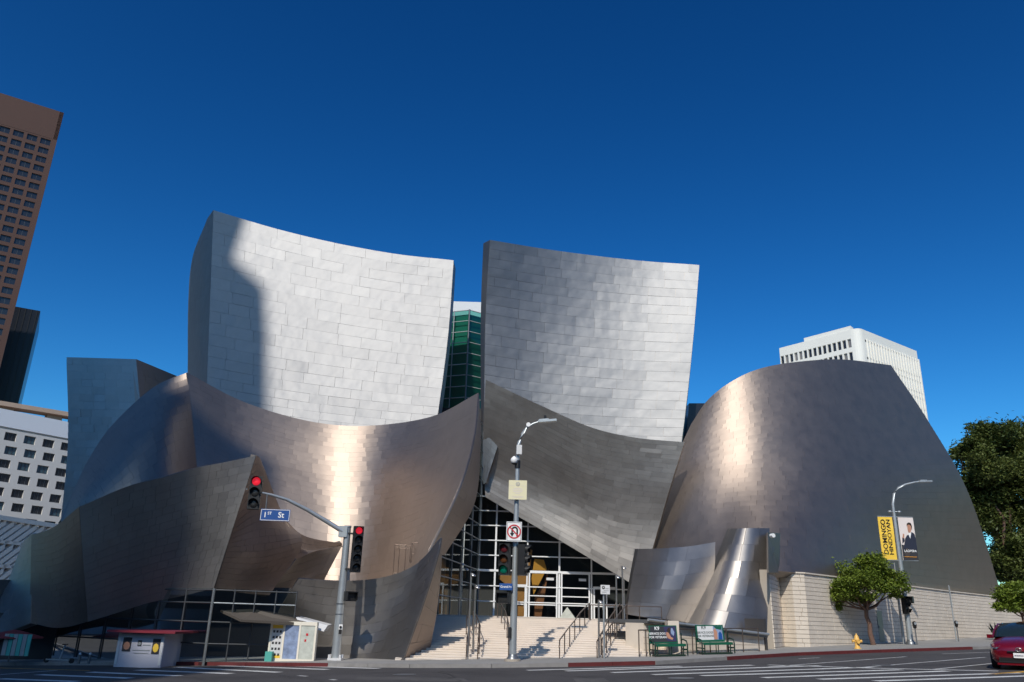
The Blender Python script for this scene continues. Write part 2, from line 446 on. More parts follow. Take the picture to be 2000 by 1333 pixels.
def flat(pts, m, nm, dz):
    k = MB(); q = [G(x, y, -.14+dz) for x, y in pts]; k.poly([V(p[0], p[1], gz(p[0])-.14+dz) for p in q]); k.build(nm, m, markroot)
flat([(700, 1322), (905, 1325), (915, 1331), (690, 1328)], 'patch', 'asphalt_patch', .0015)
flat([(1120, 1326), (1180, 1325), (1190, 1332), (1125, 1333)], 'patch', 'asphalt_patch', .0015)
R9 = np.random.default_rng(12)
for (x0, y0, x1, y1) in ((520, 1316, 1010, 1312), (600, 1330, 1250, 1320), (150, 1303, 420, 1330), (1010, 1312, 1190, 1330), (1250, 1322, 1650, 1318), (860, 1311, 900, 1332), (1500, 1312, 1900, 1296), (480, 1312, 640, 1332)):
    a, b = G(x0, y0, -.14), G(x1, y1, -.14); n_ = 14; d = (b-a)/np.linalg.norm(b-a); w_ = V(-d[1], d[0], 0); k = MB(); pts = [a+(b-a)*i/n_+w_*R9.normal(0, .12) for i in range(n_+1)]
    for p, q in zip(pts[:-1], pts[1:]): k.quad(*[V(c[0], c[1], gz(c[0])-.1375) for c in (p-w_*.035, q-w_*.03, q+w_*.035, p+w_*.03)])
    k.build('sealed_crack', 'tar', markroot)
for (x, y) in ((790, 1318), (1330, 1325), (1725, 1300)):
    c = G(x, y, -.14); k = MB(); k.poly([V(c[0]+.42*math.cos(a_), c[1]+.42*math.sin(a_), gz(c[0]+.42*math.cos(a_))-.134) for a_ in np.linspace(0, 2*math.pi, 17)[:-1]]); k.build('manhole_cover', 'galv_dark', markroot)

# ================================================================== CONCERT HALL
hall = thing('concert_hall', 'large concert hall of billowing brushed steel sails rising over a stepped stone entrance', 'concert hall', (0, 50, 0))
ST = 'steel_sail'; SL = 'steel_low'
# upper left sail
shell(hall, [[(417, 411, 70), (535, 446, 69.4), (650, 474, 68.9), (770, 496, 68.3), (886, 509, 67.4)],
             [(411, 570, 68), (525, 594, 67.4), (640, 615, 66.8), (760, 634, 66.2), (876, 648, 65.3)],
             [(405, 730, 66), (515, 750, 65.3), (625, 766, 64.7), (745, 780, 64), (858, 790, 63.2)],
             [(402, 850, 64.6), (505, 866, 63.8), (610, 880, 63.2), (725, 890, 62.5), (840, 898, 61.7)]],
      22, 8, ST, thick=1.2, label='tall left sail of pale sunlit steel with a tower shadow down its left side', single=True, seed=3, tilt=.006, gap=.018, bow=.008, tonev=.7)
shell(hall, [[(405, 428, 72.4), (411, 419, 71), (417, 411, 70.03)],
             [(376, 505, 80), (393, 490, 73), (414, 490, 69.05)],
             [(368, 590, 82), (388, 585, 72.5), (411, 570, 68.03)],
             [(367, 725, 82), (385, 725, 71), (405, 730, 66.03)],
             [(366, 850, 82), (383, 850, 70), (402, 850, 64.63)]],
      22, 3, ST, thick=.3, label='narrow shaded side of the left sail', seed=4)
# upper right sail
shell(hall, [[(957, 469, 62.0), (1060, 486, 64.6), (1163, 500, 66.2), (1265, 511, 66.7), (1366, 518, 66.0)],
             [(949, 600, 62.8), (1050, 616, 64.6), (1153, 628, 65.6), (1254, 636, 65.6), (1356, 640, 64.8)],
             [(946, 745, 63.3), (1046, 760, 64.5), (1148, 769, 64.8), (1246, 775, 64.7), (1342, 778, 63.9)],
             [(945, 880, 63.4), (1044, 893, 64.2), (1143, 901, 64.3), (1238, 905, 63.9), (1326, 905, 63.1)]],
      22, 8, ST, thick=1.2, label='tall right sail, dark at its upper left corner and pale along its right edge', single=True, seed=5, tilt=.006, gap=.018, bow=.008, tonev=.7)
# lower right shell
_, SURF_C = shell(hall, [[(949, 742, 58.6), (1050, 790, 58.9), (1150, 834, 58.6), (1240, 855, 57.9), (1337, 864, 56.8)],
             [(944, 820, 59.4), (1040, 860, 59.7), (1137, 910, 59.4), (1222, 930, 58.6), (1312, 942, 57.4)],
             [(945, 905, 60.6), (1028, 945, 60.7), (1115, 985, 60.3), (1200, 1022, 59.3), (1286, 1032, 58.2)],
             [(948, 971, 60.8), (1010, 1008, 60.9), (1095, 1057, 60.4), (1175, 1105, 59.5), (1252, 1152, 58.4)]],
      26, 11, 'steel_small', thick=.5, label='lower right shell whose slanting lower edge overhangs the glass entrance', seed=6, tilt=.003, bow=.002)
shell(hall, [[(943, 842, 59.9), (972, 872, 59.8)], [(944, 946, 60.4), (949, 944, 60.1)]], 8, 2, 'galv_dark', thick=.2, label='small folded facet, its shade put into a darker metal', seed=8)  # darker metal than the shell around it, standing in for recess shade
# great lower left shell
_, SURF_D = shell(hall, [[(365, 728, 51.0), (470, 783, 54), (580, 818, 56), (672, 832, 56.8), (760, 829, 56), (850, 812, 52.0), (934, 768, 46)],
             [(372, 830, 50.6), (465, 870, 53), (570, 902, 54.7), (670, 917, 55.4), (755, 910, 54.3), (840, 890, 49.4), (925, 855, 43)],
             [(383, 930, 50.0), (475, 970, 51.8), (575, 1000, 53.2), (667, 1018, 53.9), (748, 1010, 52.6), (825, 985, 46.4), (898, 950, 40.4)],
             [(400, 1100, 49.2), (485, 1130, 50.6), (580, 1150, 51.8), (663, 1158, 52.3), (735, 1150, 50.4), (790, 1125, 45.0), (838, 1075, 39.4)],
             [(400, 1180, 48.5), (485, 1200, 50), (580, 1215, 51), (663, 1220, 51), (725, 1210, 48.5), (772, 1180, 43.8), (815, 1130, 39.6)]],
      38, 16, SL, thick=.08, label='great concave lower left shell with a bright vertical crease', seed=9, tilt=.0015, bow=.0005)
shell(hall, [[(934, 768, 46.05), (936, 782, 50)], [(925, 855, 43.05), (938, 880, 51)], [(898, 950, 40.45), (926, 985, 50)], [(838, 1075, 39.45), (868, 1085, 46.5)]],
      24, 2, SL, thick=.04, label='dark return along the shell edge', seed=10, tilt=.0015, bow=.0005)
# overhanging lower left shells
shell(hall, [[(155, 990, 37.0), (250, 950, 37.2), (320, 932, 37.4), (383, 914, 37.7), (440, 903, 38.0), (500, 890, 38.4)],
             [(163, 1105, 37.5), (240, 1075, 37.9), (305, 1055, 38.1), (368, 1038, 38.3), (418, 1026, 38.4), (460, 1016, 38.5)],
             [(172, 1215, 38.2), (230, 1197, 38.7), (290, 1178, 38.9), (340, 1168, 38.9), (380, 1159, 38.9), (418, 1149, 38.8)]],
      16, 13, 'steel_small', thick=.4, label='overhanging front shell, shaded blue at left and grey at right', seed=11, tilt=.0015, bow=.0005)
shell(hall, [[(62, 1046, 42.0), (105, 1030, 39.6), (155, 990, 37.03)], [(60, 1130, 41), (108, 1130, 39.2), (163, 1105, 37.53)], [(57, 1216, 40.3), (112, 1227, 39), (172, 1215, 38.23)]],
      16, 5, SL, thick=.4, label='dark creased shell at the far left', seed=12, tilt=.0015, bow=.0005)
shell(hall, [[(45, 1060, 45), (55, 1050, 43.5), (66, 1042, 42.3)], [(10, 1150, 43.5), (38, 1140, 42.2), (63, 1128, 41.2)], [(-40, 1260, 42), (15, 1235, 41), (60, 1218, 39.6)]],
      16, 4, 'steel_small', thick=.3, label='leftmost pale shell sweeping down to the street', seed=13, tilt=.0015, bow=.0005)
shell(hall, [[(500, 890, 38.5), (504, 892, 39.0), (508, 896, 39.6)],
             [(460, 1016, 38.6), (510, 985, 41.0), (556, 1015, 45)],
             [(440, 1082, 38.7), (515, 1080, 41.0), (590, 1062, 45)],
             [(419, 1150, 38.9), (470, 1158, 40.2), (526, 1163, 42)]],
      20, 9, SL, thick=.25, label='brown tinted facet folding back beside the front shell', seed=14, tilt=.0015, bow=.0005)
shell(hall, [[(556, 1015, 45), (596, 1048, 47), (668, 1062, 51)], [(575, 1050, 45), (600, 1075, 46.6), (668, 1066, 51.2)], [(577, 1094, 44.8), (620, 1076, 47), (669, 1068, 51.4)]],
      8, 4, SL, thick=.25, label='small blue lit facet above the dark soffit', seed=15, tilt=.0015, bow=.0005)
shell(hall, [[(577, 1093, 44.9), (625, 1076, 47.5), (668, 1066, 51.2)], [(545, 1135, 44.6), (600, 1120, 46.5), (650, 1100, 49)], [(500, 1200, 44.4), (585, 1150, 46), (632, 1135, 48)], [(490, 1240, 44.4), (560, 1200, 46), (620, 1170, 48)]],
      8, 4, 'steel_back', thick=.2, label='soffit under the folded facet, its shade put into darker steel', seed=16, tilt=.0015, bow=.0005)  # underside shade put into the colour by cladding it in backing steel
# curved shells behind, far left
shell(hall, [[(120, 1012, 44), (148, 950, 46), (178, 890, 48), (222, 828, 49.6), (300, 757, 50.7), (366, 728, 51.1)],
             [(118, 1040, 43.4), (165, 980, 43), (215, 930, 43.5), (265, 880, 44.6), (325, 835, 46.8), (375, 815, 50.6)],
             [(116, 1075, 43), (180, 1040, 42), (245, 1005, 42.2), (305, 985, 43), (350, 965, 45), (388, 950, 49.9)]],
      14, 16, SL, thick=.4, label='dark barrel shaped shell bulging behind the front shell', seed=17, tilt=.0015, bow=.0005)
shell(hall, [[(130, 698, 58), (200, 700, 56.8), (266, 702, 55.9)], [(133, 860, 57), (208, 860, 55.7), (280, 860, 54.8)], [(118, 1030, 56), (200, 1030, 54.5), (290, 1030, 53.6)]],
      22, 6, 'steel_small', thick=.6, label='plain upright block of grey steel at the left', seed=18)
shell(hall, [[(266, 702, 55.95), (345, 735, 62)], [(290, 1030, 53.65), (372, 1030, 60)]], 22, 5, 'steel_back', thick=.3, label='side of the upright block, its shade put into darker steel', seed=19)  # shade painted in: darker steel than the front of the same block
# front shell by the stairs
f0 = G(560, 1293); f1 = G(783, 1292)
shell(hall, [[(583, 1130, 39.3), (640, 1134, 40.0), (700, 1134, 40.2), (760, 1125, 39.9), (815, 1101, 39.2), (862, 1050, 37.9)],
             [(561, 1165, 39.6), (625, 1180, 40.3), (688, 1185, 40.4), (750, 1176, 40.0), (803, 1148, 39.2), (853, 1092, 37.8)],
             [(540, 1205, 40.0), (606, 1235, 40.5), (672, 1242, 40.5), (737, 1235, 40.0), (783, 1215, 39.0), (826, 1180, 37.8)],
             [(520, 1296, 40.4), (590, 1297, 40.7), (655, 1297, 40.5), (712, 1298, 39.9), (752, 1298, 38.9), (784, 1298, 37.9)]],
      9, 9, 'steel_small', thick=.06, label='dark low front shell curling up to a point beside the stairs', seed=20, tilt=.005)
shell(hall, [[(862, 1050, 37.92), (863, 1054, 38.2)], [(853, 1092, 37.82), (861, 1118, 39)], [(826, 1180, 37.82), (852, 1200, 40)], [(784, 1298, 37.92), (838, 1276, 40.3)]],
      9, 2, SL, thick=.03, label='inner return of the low front shell facing the stairs', seed=21, tilt=.003)
# big cone
WZ = 4.85
def wy(x, y): return float(PZ(x, y, WZ)[1])
shell(hall, [[(1350, 830, 61.8), (1383, 782, 60.7), (1432, 744, 60.2), (1490, 719, 60.6), (1570, 706, 62.2), (1650, 703, 64.8), (1740, 714, 69)],
             [(1318, 900, 61.0), (1365, 868, 59.2), (1430, 842, 58.3), (1500, 828, 58.3), (1590, 820, 60.0), (1690, 824, 63.4), (1812, 822, 69.5)],
             [(1290, 985, 60.2), (1345, 970, 57.9), (1413, 958, 56.3), (1495, 952, 55.6), (1600, 954, 57.2), (1735, 966, 62.3), (1892, 966, 71)],
             [(1255, 1115, 59.4), (1322, 1112, 56.6), (1400, 1112, 53.6), (1500, 1115, wy(1500, 1117)-.2), (1620, 1126, wy(1620, 1128)-.2), (1775, 1147, wy(1775, 1148)-.25), (1958, 1169, wy(1958, 1171)-.3)]],
      44, 16, SL, thick=.6, label='huge truncated cone of tan steel with a bright highlight on its left flank', seed=22, tilt=.0015, bow=.0005, lap=.022)
# small shells before the cone
shell(hall, [[(1247, 1073, 48), (1300, 1071, 49.2), (1350, 1067, 49.8), (1397, 1059, 50.2)], [(1234, 1135, 48.0), (1285, 1138, 48.7), (1332, 1138, 49.0), (1392, 1128, 49.8)], [(1222, 1200, 48.2), (1262, 1206, 48.3), (1305, 1211, 48.6), (1350, 1218, 49.2)]],
      5, 4, 'steel_small', thick=.3, label='small wedge shaped shell right of the entrance', seed=23, tilt=.004)
shell(hall, [[(1422, 1033, 51.6), (1440, 1033, 49.5), (1465, 1032, 49.0), (1503, 1032, 49.6)], [(1383, 1125, 50.6), (1408, 1128, 48.5), (1450, 1130, 48.0), (1501, 1135, 48.8)], [(1338, 1216, 49.6), (1372, 1222, 47.2), (1425, 1232, 46.8), (1497, 1246, 47.8)]],
      6, 4, 'steel_small', thick=.3, label='small half cone shell with a narrow sunlit ridge', seed=24, tilt=.003)
k = MB(); a = P(1500, 1040, 48.6); b_ = P(1524, 1042, 51); c_ = P(1522, 1119, 50.2); d_ = P(1501, 1119, 46.5)
k.prism([d_, c_, b_, a], V(0, .3, 0)); k.build('recess_panel', 'steel_back', hall)
k = MB(); q = [P(1346, 788, 69), P(1400, 788, 69), P(1400, 900, 69), P(1336, 900, 69)]
k.prism(q, V(0, 4, 0)); k.build('rear_block', 'tower_black', hall)
k = MB(); k.disc(P(1506, 1047, 47.6), V(.3, -1, 0), .12, 10, .25); k.build('camera', 'white', hall)
# joined cladding
J = MB(); jt = []
for q in STUFF:
    J.use(q.mats[0]); J.add(q.v, [f for f in q.f]); 
    for i in range(len(q.f)): J.sm[len(J.sm)-len(q.f)+i] = q.sm[i]
    jt += q.tone
J.tone = jt
J.build('cladding_panels', None, hall, kind='stuff')

# ---- stone base wall of the cone, in courses of separate blocks
wpath = [(1502, 1262), (1521, 1121), (1545, 1120), (1570, 1121), (1620, 1127), (1700, 1137), (1780, 1147), (1860, 1157), (1952, 1167), (2060, 1178)]
wp = [PZ(x, y, WZ) for x, y in wpath[1:]]
wp = [np.array([P(1503, 1121, 48.2)[0], 48.2, WZ-.3])]+wp
wall = MB()
for p, q in zip(wp[:-1], wp[1:]):
    t = (q-p); t[2] = 0; t /= np.linalg.norm(t); n = V(-t[1], t[0], 0)
    z0 = -2
    a0, a1 = p+n*.06, q+n*.06
    wall.hexa([V(a0[0], a0[1], z0), V(a1[0], a1[1], z0), V(*(a1+n*.5)[:2], z0), V(*(a0+n*.5)[:2], z0), V(a0[0], a0[1], WZ), V(a1[0], a1[1], WZ), V(*(a1+n*.5)[:2], WZ), V(*(a0+n*.5)[:2], WZ)])
for q in wp[1:-1]: wall.tube([V(q[0], q[1]+.42, -2), V(q[0], q[1]+.42, WZ-.02)], .2, 8)
wo = wall.build('stone_wall', 'mortar', hall)
blocks = []
CH = .25
seg = [0]
for p, q in zip(wp[:-1], wp[1:]): seg.append(seg[-1]+float(np.linalg.norm((q-p)[:2])))
def wat(s_):
    for i in range(len(wp)-1):
        if s_ <= seg[i+1] or i == len(wp)-2:
            f = (s_-seg[i])/(seg[i+1]-seg[i]); return wp[i]+(wp[i+1]-wp[i])*f, i
R2 = np.random.default_rng(5)
door_s = None
def blockrow():
    z = WZ; ri = 0
    while z > -.9:
        z1 = z-CH; L = seg[-1]; edges = []
        x = -R2.uniform(0, 1.0)
        cuts = sorted(set([round(c, 3) for c in seg]))
        pos = []
        while x < L: pos.append(x); x += R2.choice([.75, .9, 1.1, 1.35])
        pos = [c for c in pos if c > 0 and min(abs(c-d) for d in cuts) > .2]
        pos = sorted(pos+cuts)
        for a, c in zip(pos[:-1], pos[1:]): yield a, c, z1, z
        z = z1
stone_stuff = MB(); st = []; nsingle = 0
# one mesh per length of block, shared between alike blocks
blk_cache = {}
def wall_block(a, c, z1, z, parent, single):
    m_, i = wat((a+c)/2); p, _ = wat(a+.012); q, _ = wat(c-.012)
    t = wp[i+1]-wp[i]; t[2] = 0; t /= np.linalg.norm(t); n = V(-t[1], t[0], 0)
    L = (c-a)-.024; pr = R2.uniform(-.004, .006)
    key = (round(L, 2), )
    base = wp[i]+t*(a+.012-seg[i])
    if max(gz(base[0])-.1, -5) > z: return
    if single:
        if key not in blk_cache:
            h = CH-.024
            me = bpy.data.meshes.new('block')
            vs = [(0, 0, 0), (key[0], 0, 0), (key[0], .07, 0), (0, .07, 0), (0, 0, h), (key[0], 0, h), (key[0], .07, h), (0, .07, h)]
            me.from_pydata(vs, [], [(3, 2, 1, 0), (4, 5, 6, 7), (0, 1, 5, 4), (1, 2, 6, 5), (2, 3, 7, 6), (3, 0, 4, 7)])
            me.materials.append(MAT['stone']); blk_cache[key] = me
        o = bpy.data.objects.new('block', blk_cache[key]); COL.objects.link(o); o.parent = parent
        o.location = tuple(V(base[0], base[1], z1+.012)-n*pr-ORG['concert_hall']); o.rotation_euler = (0, 0, math.atan2(t[1], t[0]))
    else:
        b0 = V(base[0], base[1], z1+.012)-n*pr
        stone_stuff.use('stone').box(b0+t*L/2+n*.035+V(0, 0, (CH-.024)/2), (L, .07, CH-.024), (t, n, V(0, 0, 1)))
for a, c, z1, z in blockrow():
    sing = nsingle < 290 and (a+c)/2 < seg[-1]*.45
    if sing: nsingle += 1
    wall_block(a, c, z1, z, wo, sing)
stone_stuff.build('stone_blocks', None, hall, kind='stuff')
cpg = MB()
for p, q in zip(wp[1:-1], wp[2:]):
    t = (q-p); t[2] = 0; L = np.linalg.norm(t); t /= L; n = V(-t[1], t[0], 0)
    cpg.box((p+q)/2+n*.12+V(0, 0, .045), (L, .4, .08), (t, n, V(0, 0, 1)))
cpg.build('coping', 'stone', hall)
# recessed service door
dm, _ = wat(seg[-1]*0)  # placeholder start
dp = PZ(1714, 1139, WZ); dirn = PZ(1760, 1145, WZ)-dp; dirn[2] = 0; dirn /= np.linalg.norm(dirn); dn = V(dirn[1], -dirn[0], 0)
zb = gz(dp[0])
k = MB(); k.use('galv_dark').box(dp*V(1, 1, 0)-dirn*.5+dn*.02+V(0, 0, zb+1.05), (1.0, .06, 2.1), (dirn, dn, V(0, 0, 1)))
k.use('pane_grey').box(dp*V(1, 1, 0)-dirn*.5+dn*.055+V(0, 0, zb+1.05), (.88, .03, 2.0), (dirn, dn, V(0, 0, 1)))
dd = k.build('service_door', None, hall)
k = MB(); k.box(dp*V(1, 1, 0)-dirn*.85+dn*.1+V(0, 0, zb+1.0), (.04, .06, .16), (dirn, dn, V(0, 0, 1))); k.build('door_handle', 'galv', dd)

# ---- plaza and stairs
ZP = 1.85; YF = 38.0; YT = 47.3; NS = 21; Z0 = -.16
RISE = (ZP-Z0)/NS; TREAD = (YT-YF)/(NS-1)
stair = thing('staircase', 'broad pale limestone staircase climbing to the glass entrance', 'staircase', (0, 40, 0))
XL, XR = -4.75, float(P(1257, 1210, YT)[0])
for i in range(NS-1):
    y0 = YF+i*TREAD; z1 = Z0+(i+1)*RISE
    k = MB(); k.bx(XL, XR, y0, y0+TREAD+.12, z1-RISE*1.3, z1-.012)
    # nosing proud of the riser
    k.bx(XL+.002, XR-.002, y0-.018, y0+TREAD-.03, z1-.035, z1)
    k.build('step', 'stone_step', stair)
def zs(y): 
    i = math.floor((y-YF)/TREAD); return Z0+(min(max(i, -1), NS-1)+1)*RISE
k = MB(); k.bx(XL-10, 9.3, YT, 75, ZP-.5, ZP); struct('plaza_floor', k, 'stone_floor')
# side wall right of the stairs, sloping metal coping, behind the benches
w0 = P(1257, 1213, 40.6); w1 = P(1492, 1241, 45.9)
wt = w1-w0; wt[2] = 0; WL = np.linalg.norm(wt); wt /= WL; wn_ = V(-wt[1], wt[0], 0)
pw = thing('planter_wall', 'low pale limestone wall with dark sloping metal coping behind the two green benches', 'wall', (w0[0], w0[1], 0))
def topz(f): return w0[2]+(w1[2]-w0[2])*f
k = MB(); A0 = w0*V(1, 1, 0)+wn_*.05; A1 = w1*V(1, 1, 0)+wn_*.05
k.hexa([A0+V(0, 0, -.5), A1+V(0, 0, -.5), A1+wn_*1.2+V(0, 0, -.5), A0+wn_*1.2+V(0, 0, -.5), A0+V(0, 0, w0[2]-.1), A1+V(0, 0, w1[2]-.1), A1+wn_*1.2+V(0, 0, w1[2]-.1), A0+wn_*1.2+V(0, 0, w0[2]-.1)])
k.bx(XR-.02, XR+.5, YF+2.2, YT-.02, -.5, ZP-.02)
k.build('core', 'stone', pw)
z = -.35; ri = 0; h = .28
while z < 1.9:
    x = -R2.uniform(0, .8)
    while x < WL:
        c = x+R2.choice([.8, 1.0, 1.2]); a_ = max(x, 0)+.01; c_ = min(c, WL)-.01
        if c_-a_ > .05:
            za, zc = min(z+h-.02, topz(a_/WL)-.1), min(z+h-.02, topz(c_/WL)-.1)
            if za > z+.03 and zc > z+.03:
                p = w0*V(1, 1, 0)+wt*a_; q = w0*V(1, 1, 0)+wt*c_
                if gz(q[0]) < z+h:
                    b = MB(); b.hexa([p+V(0, 0, z), q+V(0, 0, z), q+wn_*.06+V(0, 0, z), p+wn_*.06+V(0, 0, z), p+V(0, 0, za), q+V(0, 0, zc), q+wn_*.06+V(0, 0, zc), p+wn_*.06+V(0, 0, za)])
                    b.build('block', 'stone', pw)
        x = c
    z += h
k = MB(); P0 = w0-wn_*.25; P1 = w1-wn_*.25
k.hexa([P0+V(0, 0, -.1), P1+V(0, 0, -.12), P1+wn_*3.5+V(0, 0, -.12), P0+wn_*3.5+V(0, 0, -.1), P0+V(0, 0, .06), P1+V(0, 0, .05), P1+wn_*3.5+V(0, 0, .05), P0+wn_*3.5+V(0, 0, .06)])
k.build('metal_coping', 'galv_dark', pw)
k = MB(); k.tube([P0+V(0, 0, .05)-wn_*.05, P1+V(0, 0, .05)-wn_*.05], .07, 10); k.build('edge_pipe', 'galv', pw)
k = MB(); e0 = w1*V(1, 1, 0)+wt*.02; k.box(e0+wn_*.6+V(0, 0, .8)+wt*.1, (.18, 1.3, 2.6), (wt, wn_, V(0, 0, 1))); k.build('end_post', 'steel_back', pw)

# ---- glass entrance
GY = 62.6
ent = hall
def gpt(x, y, Y=GY): return P(x, y, Y)
gx0 = float(gpt(929, 1200)[0]); gx1 = float(gpt(1236, 1200)[0]); MOD = 64/1653*GY*1.0; MH = 1.105
vx = [float(gpt(964, 1200)[0])+MOD*i for i in range(-1, 5)]
k = MB(); k.quad((gx0-.2, GY+.05, ZP), (gx1+3, GY+.05, ZP), (gx1+3, GY+.05, ZP+13), (gx0-.2, GY+.05, ZP+13)); k.build('glazing', 'glass', hall)
for i, x in enumerate(vx):
    wv = .13 if i in (1, 3) else (.1 if i > 1 else .06)
    k = MB(); k.bx(x-wv/2, x+wv/2, GY-.14, GY+.02, ZP, ZP+9.5); k.build('mullion', 'mullion', hall)
for j in range(1, 9):
    zz = ZP+MH*j
    t = .15 if j == 3 else .075
    k = MB(); k.bx(gx0, gx1+2, GY-.19, GY-.01, zz-t/2, zz+t/2); k.build('transom', 'mullion', hall)
# doors
for n, (xa, xb) in enumerate(((vx[1]+1.35, vx[2]-.05), (vx[2]+.12, vx[3]-.12), (vx[3]+.12, vx[4]-.12), (vx[4]+.12, vx[4]+.95), (vx[4]+1.05, vx[4]+1.9))):
    ht = 2.25 if n in (0, 3, 4) else 3.2
    d = MB(); y0, y1 = GY-.2, GY-.1; w = .11
    d.bx(xa, xa+w, y0, y1, ZP, ZP+ht); d.bx(xb-w, xb, y0, y1, ZP, ZP+ht); d.bx(xa, xb, y0-.002, y1, ZP+ht, ZP+ht+w)
    d.bx(xa+w, xb-w, y0+.01, y1, ZP+.02, ZP+.1); d.bx(xa+w, xb-w, y0+.01, y1, ZP+.92, ZP+1.0)
    if n in (1, 2): d.bx(xa+w, xb-w, y0+.01, y1, ZP+1.55, ZP+1.62)
    do = d.build('door', 'mullion', hall)
    if n in (1, 2):
        k = MB(); k.bx(xb-.85, xb-.3, y0-.03, y0+.01, ZP+2.72, ZP+2.9); k.build('door_plate', 'off_white', do)
    k = MB(); k.bx(xb-w-.05, xb-w-.02, y0-.06, y0-.03, ZP+.7, ZP+1.3); k.build('door_handle', 'galv', do)
# interior seen through the glass
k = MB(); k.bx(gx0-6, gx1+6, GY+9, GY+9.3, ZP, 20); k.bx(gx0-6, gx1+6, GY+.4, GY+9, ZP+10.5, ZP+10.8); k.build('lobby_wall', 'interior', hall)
def wood(pts, r, m, nm='timber_column'):
    k = MB(); k.tube(pts, r, 6); k.build(nm, m, hall)
def gq(x, y, dy): return P(x, y, GY+dy)
def slab(pts, m, dy, th=.5, nm='timber_panel'):
    k = MB(); k.prism([gq(x, y, dy) for x, y in pts][::-1], V(0, th, 0)); k.build(nm, m, hall)
slab([(1000, 1215), (1027, 1215), (1030, 1160), (1034, 1120), (1040, 1075), (1032, 1072), (1018, 1110), (975, 1118), (974, 1130), (998, 1150)], 'wood_warm', 1.2)
slab([(1042, 1215), (1056, 1215), (1063, 1170), (1072, 1110), (1062, 1140), (1045, 1165)], 'wood_red', 1.6)
slab([(1044, 1092), (1062, 1094), (1068, 1112), (1056, 1135), (1042, 1162), (1038, 1130)], 'orange', 1.0, .3)
k = MB(); q = [gq(1092, 1208, -.9), gq(1124, 1208, -.9), gq(1108, 1186, -.9)]; k.prism(q, V(0, .08, 0)); k.build('tilted_board', 'poster_pale', hall)

# ---- glass wing at left of the entrance, and glass tower between the sails
cA = P(930, 1205, GY); cB = P(853, 1203, 50.0)
def wingpt(f, z): return V(cA[0]+(cB[0]-cA[0])*f, cA[1]+(cB[1]-cA[1])*f, z)
k = MB(); k.quad(wingpt(1.02, 0), wingpt(0, 0), wingpt(0, 16.5), wingpt(1.02, 11.5)); k.build('side_glazing', 'glass', hall)
for j in range(1, 14):
    k = MB(); k.tube([wingpt(1 if j < 9 else (14-j)/6, ZP+MH*j)+V(.06, -.06, 0), wingpt(0, ZP+MH*j)+V(.06, -.06, 0)], .04, 4); k.build('transom', 'galv', hall)
for f in (0, .25, .5, .75, 1):
    k = MB(); k.tube([wingpt(f, 0)+V(.05, -.05, 0), wingpt(f, 16-4.5*f)+V(.05, -.05, 0)], .05 if f else .09, 4); k.build('mullion', 'galv_dark', hall)
k = MB()
for f in (.3, .62): 
    c = wingpt(f, 0)+V(-2.2, 1.6, 0); k.tube([c, c+V(0, 0, 11)], .5, 12)
k.build('round_column', 'interior_tan', hall)
k = MB(); k.hexa([wingpt(1, 0)+V(-7, 5, 0), wingpt(0, 0)+V(-7, 5, 0), wingpt(0, 0)+V(-7.3, 5.3, 0), wingpt(1, 0)+V(-7.3, 5.3, 0), wingpt(1, 9)+V(-7, 5, 0), wingpt(0, 9)+V(-7, 5, 0), wingpt(0, 9)+V(-7.3, 5.3, 0), wingpt(1, 9)+V(-7.3, 5.3, 0)]); k.build('inner_wall', 'interior', hall)
TY = 74.0
tw = MB(); t0 = P(868, 612, TY); t1 = P(931, 607, TY); t2 = P(947, 615, TY+4)
ztop = t1[2]
def tp(p, z): return V(p[0], p[1], z)
TA = V(t0[0]-3, TY+2, 0); TB = V(t1[0]-.7, TY, 0); TC = V(t2[0]+6, TY+5, 0)
k = MB(); k.hexa([tp(TA, 0)+V(.3, .3, 0), tp(TB, 0)+V(0, .3, 0), tp(TC, 0)+V(0, .3, 0), V(TA[0], TY+12, 0), tp(TA, ztop-.3)+V(.3, .3, 0), tp(TB, ztop-.3)+V(0, .3, 0), tp(TC, ztop-.3)+V(0, .3, 0), V(TA[0], TY+12, ztop-.3)]); k.build('tower_core', 'tower_inner', hall)
k = MB(); k.quad(tp(TA, 0), tp(TB, 0), tp(TB, ztop), tp(TA, ztop)); k.quad(tp(TB, 0), tp(TC, 0), tp(TC, ztop), tp(TB, ztop)); k.build('tower_glazing', 'glass_green', hall)
for z in np.arange(ztop, 12, -1.12):
    k = MB(); k.tube([tp(TA, z)+V(0, -.08, 0), tp(TB, z)+V(0, -.08, 0), tp(TC, z)+V(0, -.08, 0)], .05, 4); k.build('transom', 'galv', hall)
for f in (.45, .72, 1.0):
    q = TA+(TB-TA)*f; k = MB(); k.tube([tp(q, 5)+V(0, -.12, 0), tp(q, ztop+.05)+V(0, -.12, 0)], .06 if f < 1 else .09, 4); k.build('mullion', 'galv' if f < 1 else 'galv_dark', hall)
k = MB(); w = P(868, 591, 92); w2 = P(952, 591, 92); k.bx(w[0]-8, w2[0]+8, 92, 110, 0, w2[2]); k.build('upper_white_wall', 'off_white', hall)

